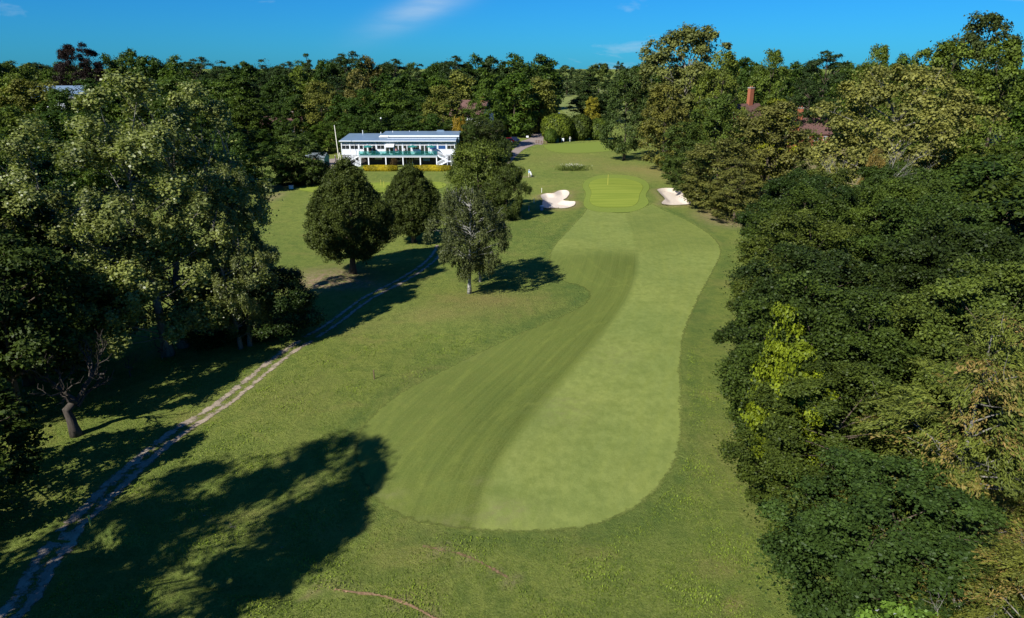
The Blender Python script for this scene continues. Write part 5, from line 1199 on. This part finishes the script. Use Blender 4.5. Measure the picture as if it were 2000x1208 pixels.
# ------------------------------------------------------------------ people
def person(loc, rz, pose, shirt, trousers, hair, label, skin=(0.42, 0.27, 0.20), cap=None, holding=None, z=None, scale=1.0):
    V = {}; E = []
    def j(nm, p, rad, tg, par=None):
        V[nm] = (Vector(p), rad, tg)
        if par: E.append((par, nm))
    lean = {'stand': 0.03, 'walk': .08, 'stoop': .75, 'sit': -.05}[pose]
    hip = .95 if pose != 'sit' else .52
    def up(h, f=0.0): return Vector((0, -math.sin(lean) * h - f, hip + math.cos(lean) * h))
    j('pelvis', (0, 0, hip), .155, 't'); j('waist', up(.18), .135, 's', 'pelvis'); j('chest', up(.38), .165, 's', 'waist'); j('collar', up(.52), .10, 's', 'chest')
    j('neck', up(.58, .01), .055, 'k', 'collar'); j('chin', up(.66, .04), .075, 'k', 'neck'); j('head', up(.74, .03), .098, 'k', 'chin'); j('crown', up(.83, .02), .07, 'k', 'head'); j('nose', up(.72, .135), .016, 'k', 'head')
    for s, n_ in ((-1, 'L'), (1, 'R')):
        sh_ = up(.49) + Vector((s * .19, 0, 0)); j('sh' + n_, sh_, .07, 's', 'collar')
        fwd = {'stand': .04, 'walk': .12 * s, 'stoop': .30, 'sit': .18}[pose]
        el_ = sh_ + Vector((s * .05, -fwd, -.27)); j('el' + n_, el_, .045, 's', 'sh' + n_)
        wr = el_ + Vector((-s * .03, -.12 - abs(fwd) * .6, -.20)); j('wr' + n_, wr, .03, 'k', 'el' + n_)
        pm = wr + Vector((0, -.04, -.07)); j('pm' + n_, pm, .032, 'k', 'wr' + n_)
        for f in range(4):
            b0 = pm + Vector(((f - 1.5) * .02, -.02, -.035)); j('f%d' % f + n_, b0, .010, 'k', 'pm' + n_); j('g%d' % f + n_, b0 + Vector((0, .005, -.045 + abs(f - 1.4) * .006)), .009, 'k', 'f%d' % f + n_)
        j('th' + n_, pm + Vector((-s * .045, -.03, -.01)), .011, 'k', 'pm' + n_)
        hp = Vector((s * .095, 0, hip - .06)); j('hp' + n_, hp, .10, 't', 'pelvis')
        if pose == 'sit': kn = Vector((s * .11, -.42, hip - .02)); an = Vector((s * .11, -.46, .09))
        else:
            st = .22 * s if pose == 'walk' else .03 * s; kn = Vector((s * .10, -st * .6 - .02, .5)); an = Vector((s * .11, -st + .02, .09))
        j('kn' + n_, kn, .068, 't', 'hp' + n_); j('an' + n_, an, .045, 't', 'kn' + n_); j('to' + n_, an + Vector((0, -.17, -.045)), .042, 'f', 'an' + n_)
    names = list(V); me = bpy.data.meshes.new('person_body'); bm = bmesh.new(); sk = bm.verts.layers.skin.verify(); bv = {}
    for nm in names:
        v = bm.verts.new(V[nm][0]); v[sk].radius = (V[nm][1], V[nm][1] * (.72 if nm in ('pelvis', 'waist', 'chest') else 1)); v[sk].use_root = nm == 'pelvis'; bv[nm] = v
    for a, b_ in E: bm.edges.new((bv[a], bv[b_]))
    bm.to_mesh(me); bm.free()
    tmp = bpy.data.objects.new('tmp', me); C.objects.link(tmp); tmp.modifiers.new('k', 'SKIN').use_smooth_shade = True; ss = tmp.modifiers.new('s', 'SUBSURF'); ss.levels = ss.render_levels = 1
    bpy.context.view_layer.update(); dg = bpy.context.evaluated_depsgraph_get(); body = bpy.data.meshes.new_from_object(tmp.evaluated_get(dg)); bpy.data.objects.remove(tmp)
    body.name = 'body'; body.materials.clear()
    for c in (shirt, trousers, skin, (0.05, 0.045, 0.04)): body.materials.append(cloth(c))
    J = np.array([tuple((V[a][0] + V[b_][0]) / 2) for a, b_ in E] + [tuple(V[n_][0]) for n_ in names]); T_g = [V[b_][2] for a, b_ in E] + [V[n_][2] for n_ in names]
    ix = {'s': 0, 't': 1, 'k': 2, 'f': 3}
    for p in body.polygons:
        k = int(np.argmin(((J - np.array(p.center)) ** 2).sum(1))); p.material_index = ix[T_g[k]]
    o = empty('person', loc, rz, label, 'person'); o.scale = (scale,) * 3
    link('body', body, None, o)
    hc = V['head'][0]; m = MB()
    m.tube([hc + Vector((0, .012, -.045)), hc + Vector((0, .015, .03)), hc + Vector((0, .012, .09)), hc + Vector((0, .01, .125))], [.1, .112, .088, .02], 12)
    if cap is None: m.build('hair', cloth(hair), o, smooth=True)
    else:
        q = MB().tube([hc + Vector((0, .005, .03)), hc + Vector((0, .005, .09)), hc + Vector((0, .005, .135))], [.122, .11, .03], 12); q.prism([(-.09, -.10), (.09, -.10), (.07, -.22), (-.07, -.22)], 'z', hc.z + .03, hc.z + .045)
        q.build('cap', cloth(cap), o, smooth=True)
    for s in (-1, 1): MB().tube([hc + Vector((s * .035, -.092, .005)), hc + Vector((s * .035, -.102, .005))], .011, 8).build('eye', M['black'], o)
    return o
def golf_bag(loc, rz, col, label):
    o = empty('golf_trolley', loc, rz, label, 'golf trolley')
    a, b_ = Vector((0, .1, .25)), Vector((0, .5, 1.1))
    MB().tube([a, a.lerp(b_, .1), a.lerp(b_, .9), b_], [.15, .17, .18, .16], 14).build('bag', cloth(col), o, smooth=True)
    for k in range(6):
        c = b_ + Vector((math.cos(k) * .09, math.sin(k) * .07, 0)); e = c + Vector((math.cos(k) * .05, .12, .28 + .03 * (k % 3))); q = MB().tube([c, e], .012, 6).build('club', M['steel'], o)
        MB().tube([e, e + Vector((.08, 0, .03))], .035, 6).build('club_head', M['black'], q)
    for s in (-1, 1):
        w_ = MB().tube([(s * .3, 0, .15), (s * .35, 0, .15)], .15, 16).build('wheel', M['black'], o); MB().tube([(s * .351, 0, .15), (s * .36, 0, .15)], .08, 10).build('hub', M['white'], w_)
    MB().tube([(-.3, 0, .15), (.3, 0, .15)], .02, 6).build('axle', M['steel'], o); MB().tube([(0, 0, .17), (0, .35, .7), (0, -.1, 1.05)], .02, 6).build('handle', M['steel'], o)
    return o
g = G(1033, 347); person(g, 2.4, 'walk', (0.30, 0.46, 0.60), (0.60, 0.52, 0.36), (.1, .07, .05), 'golfer in pale blue shirt, cream trousers and white cap on the upper lawn', cap=(.75, .75, .75))
golf_bag(G(1039, 345.5), 1.0, (0.72, 0.72, 0.70), 'golf trolley with a white bag beside the golfer in pale blue')
g = G(1011, 339); person(g, 1.2, 'stoop', (0.03, 0.16, 0.34), (0.55, 0.52, 0.45), (.05, .04, .03), 'golfer in blue stooping by the bushy tree')
golf_bag(G(1005, 338), .3, (0.25, 0.45, 0.60), 'golf trolley with a pale blue bag beside the stooping golfer')
g = G(1113, 278); person(g, .4, 'stand', (0.72, 0.73, 0.74), (0.50, 0.55, 0.50), (.12, .08, .05), 'person in white standing in front of the clipped hedge', cap=(.75, .75, .75))
g = G(1092, 226); person(g, .2, 'stand', (0.03, 0.14, 0.42), (0.08, 0.08, 0.10), (.05, .04, .03), 'distant person in blue on the sandy ground in the gap')
def bal(px, y, dz=0): return (W2(px, y), y, FL + dz)
person(bal(723, 179.3), 1.57, 'sit', (0.22, 0.05, 0.03), (0.03, 0.03, 0.04), (.06, .03, .02), 'person in dark red sitting at the left table on the balcony')
person(bal(729.5, 179.8), -.4, 'stand', (0.015, 0.035, 0.07), (0.015, 0.02, 0.04), (.08, .05, .03), 'person in navy standing under the left parasol on the balcony')
person(bal(774, 179.6), .5, 'stand', (0.62, 0.28, 0.30), (0.03, 0.03, 0.04), (.25, .2, .15), 'person in a pink shirt standing on the balcony by the doors')
person(bal(790, 180.5), -.2, 'stand', (0.55, 0.58, 0.6), (0.02, 0.06, 0.10), (.05, .04, .03), 'person in a pale top in the balcony doorway')
g = G(656, 317); person(g, -.6, 'walk', (0.03, 0.03, 0.08), (0.03, 0.03, 0.05), (.4, .38, .35), 'person in navy walking on the patio at the left of the clubhouse', cap=(.7, .68, .6))
x = Xat(772, 177); person((x, 177.2, 0), .2, 'stand', (0.30, 0.22, 0.20), (0.12, 0.10, 0.25), (.2, .1, .05), 'person in brown and purple standing in the hedge gap under the balcony')
b = tree('bush1', 'shrub', Xat(770, 176.2), 176.0, 2.1, .95, (0.075, 0.045, 0.030), 'reddish shrub growing up the balcony front at the hedge gap', cat='shrub')
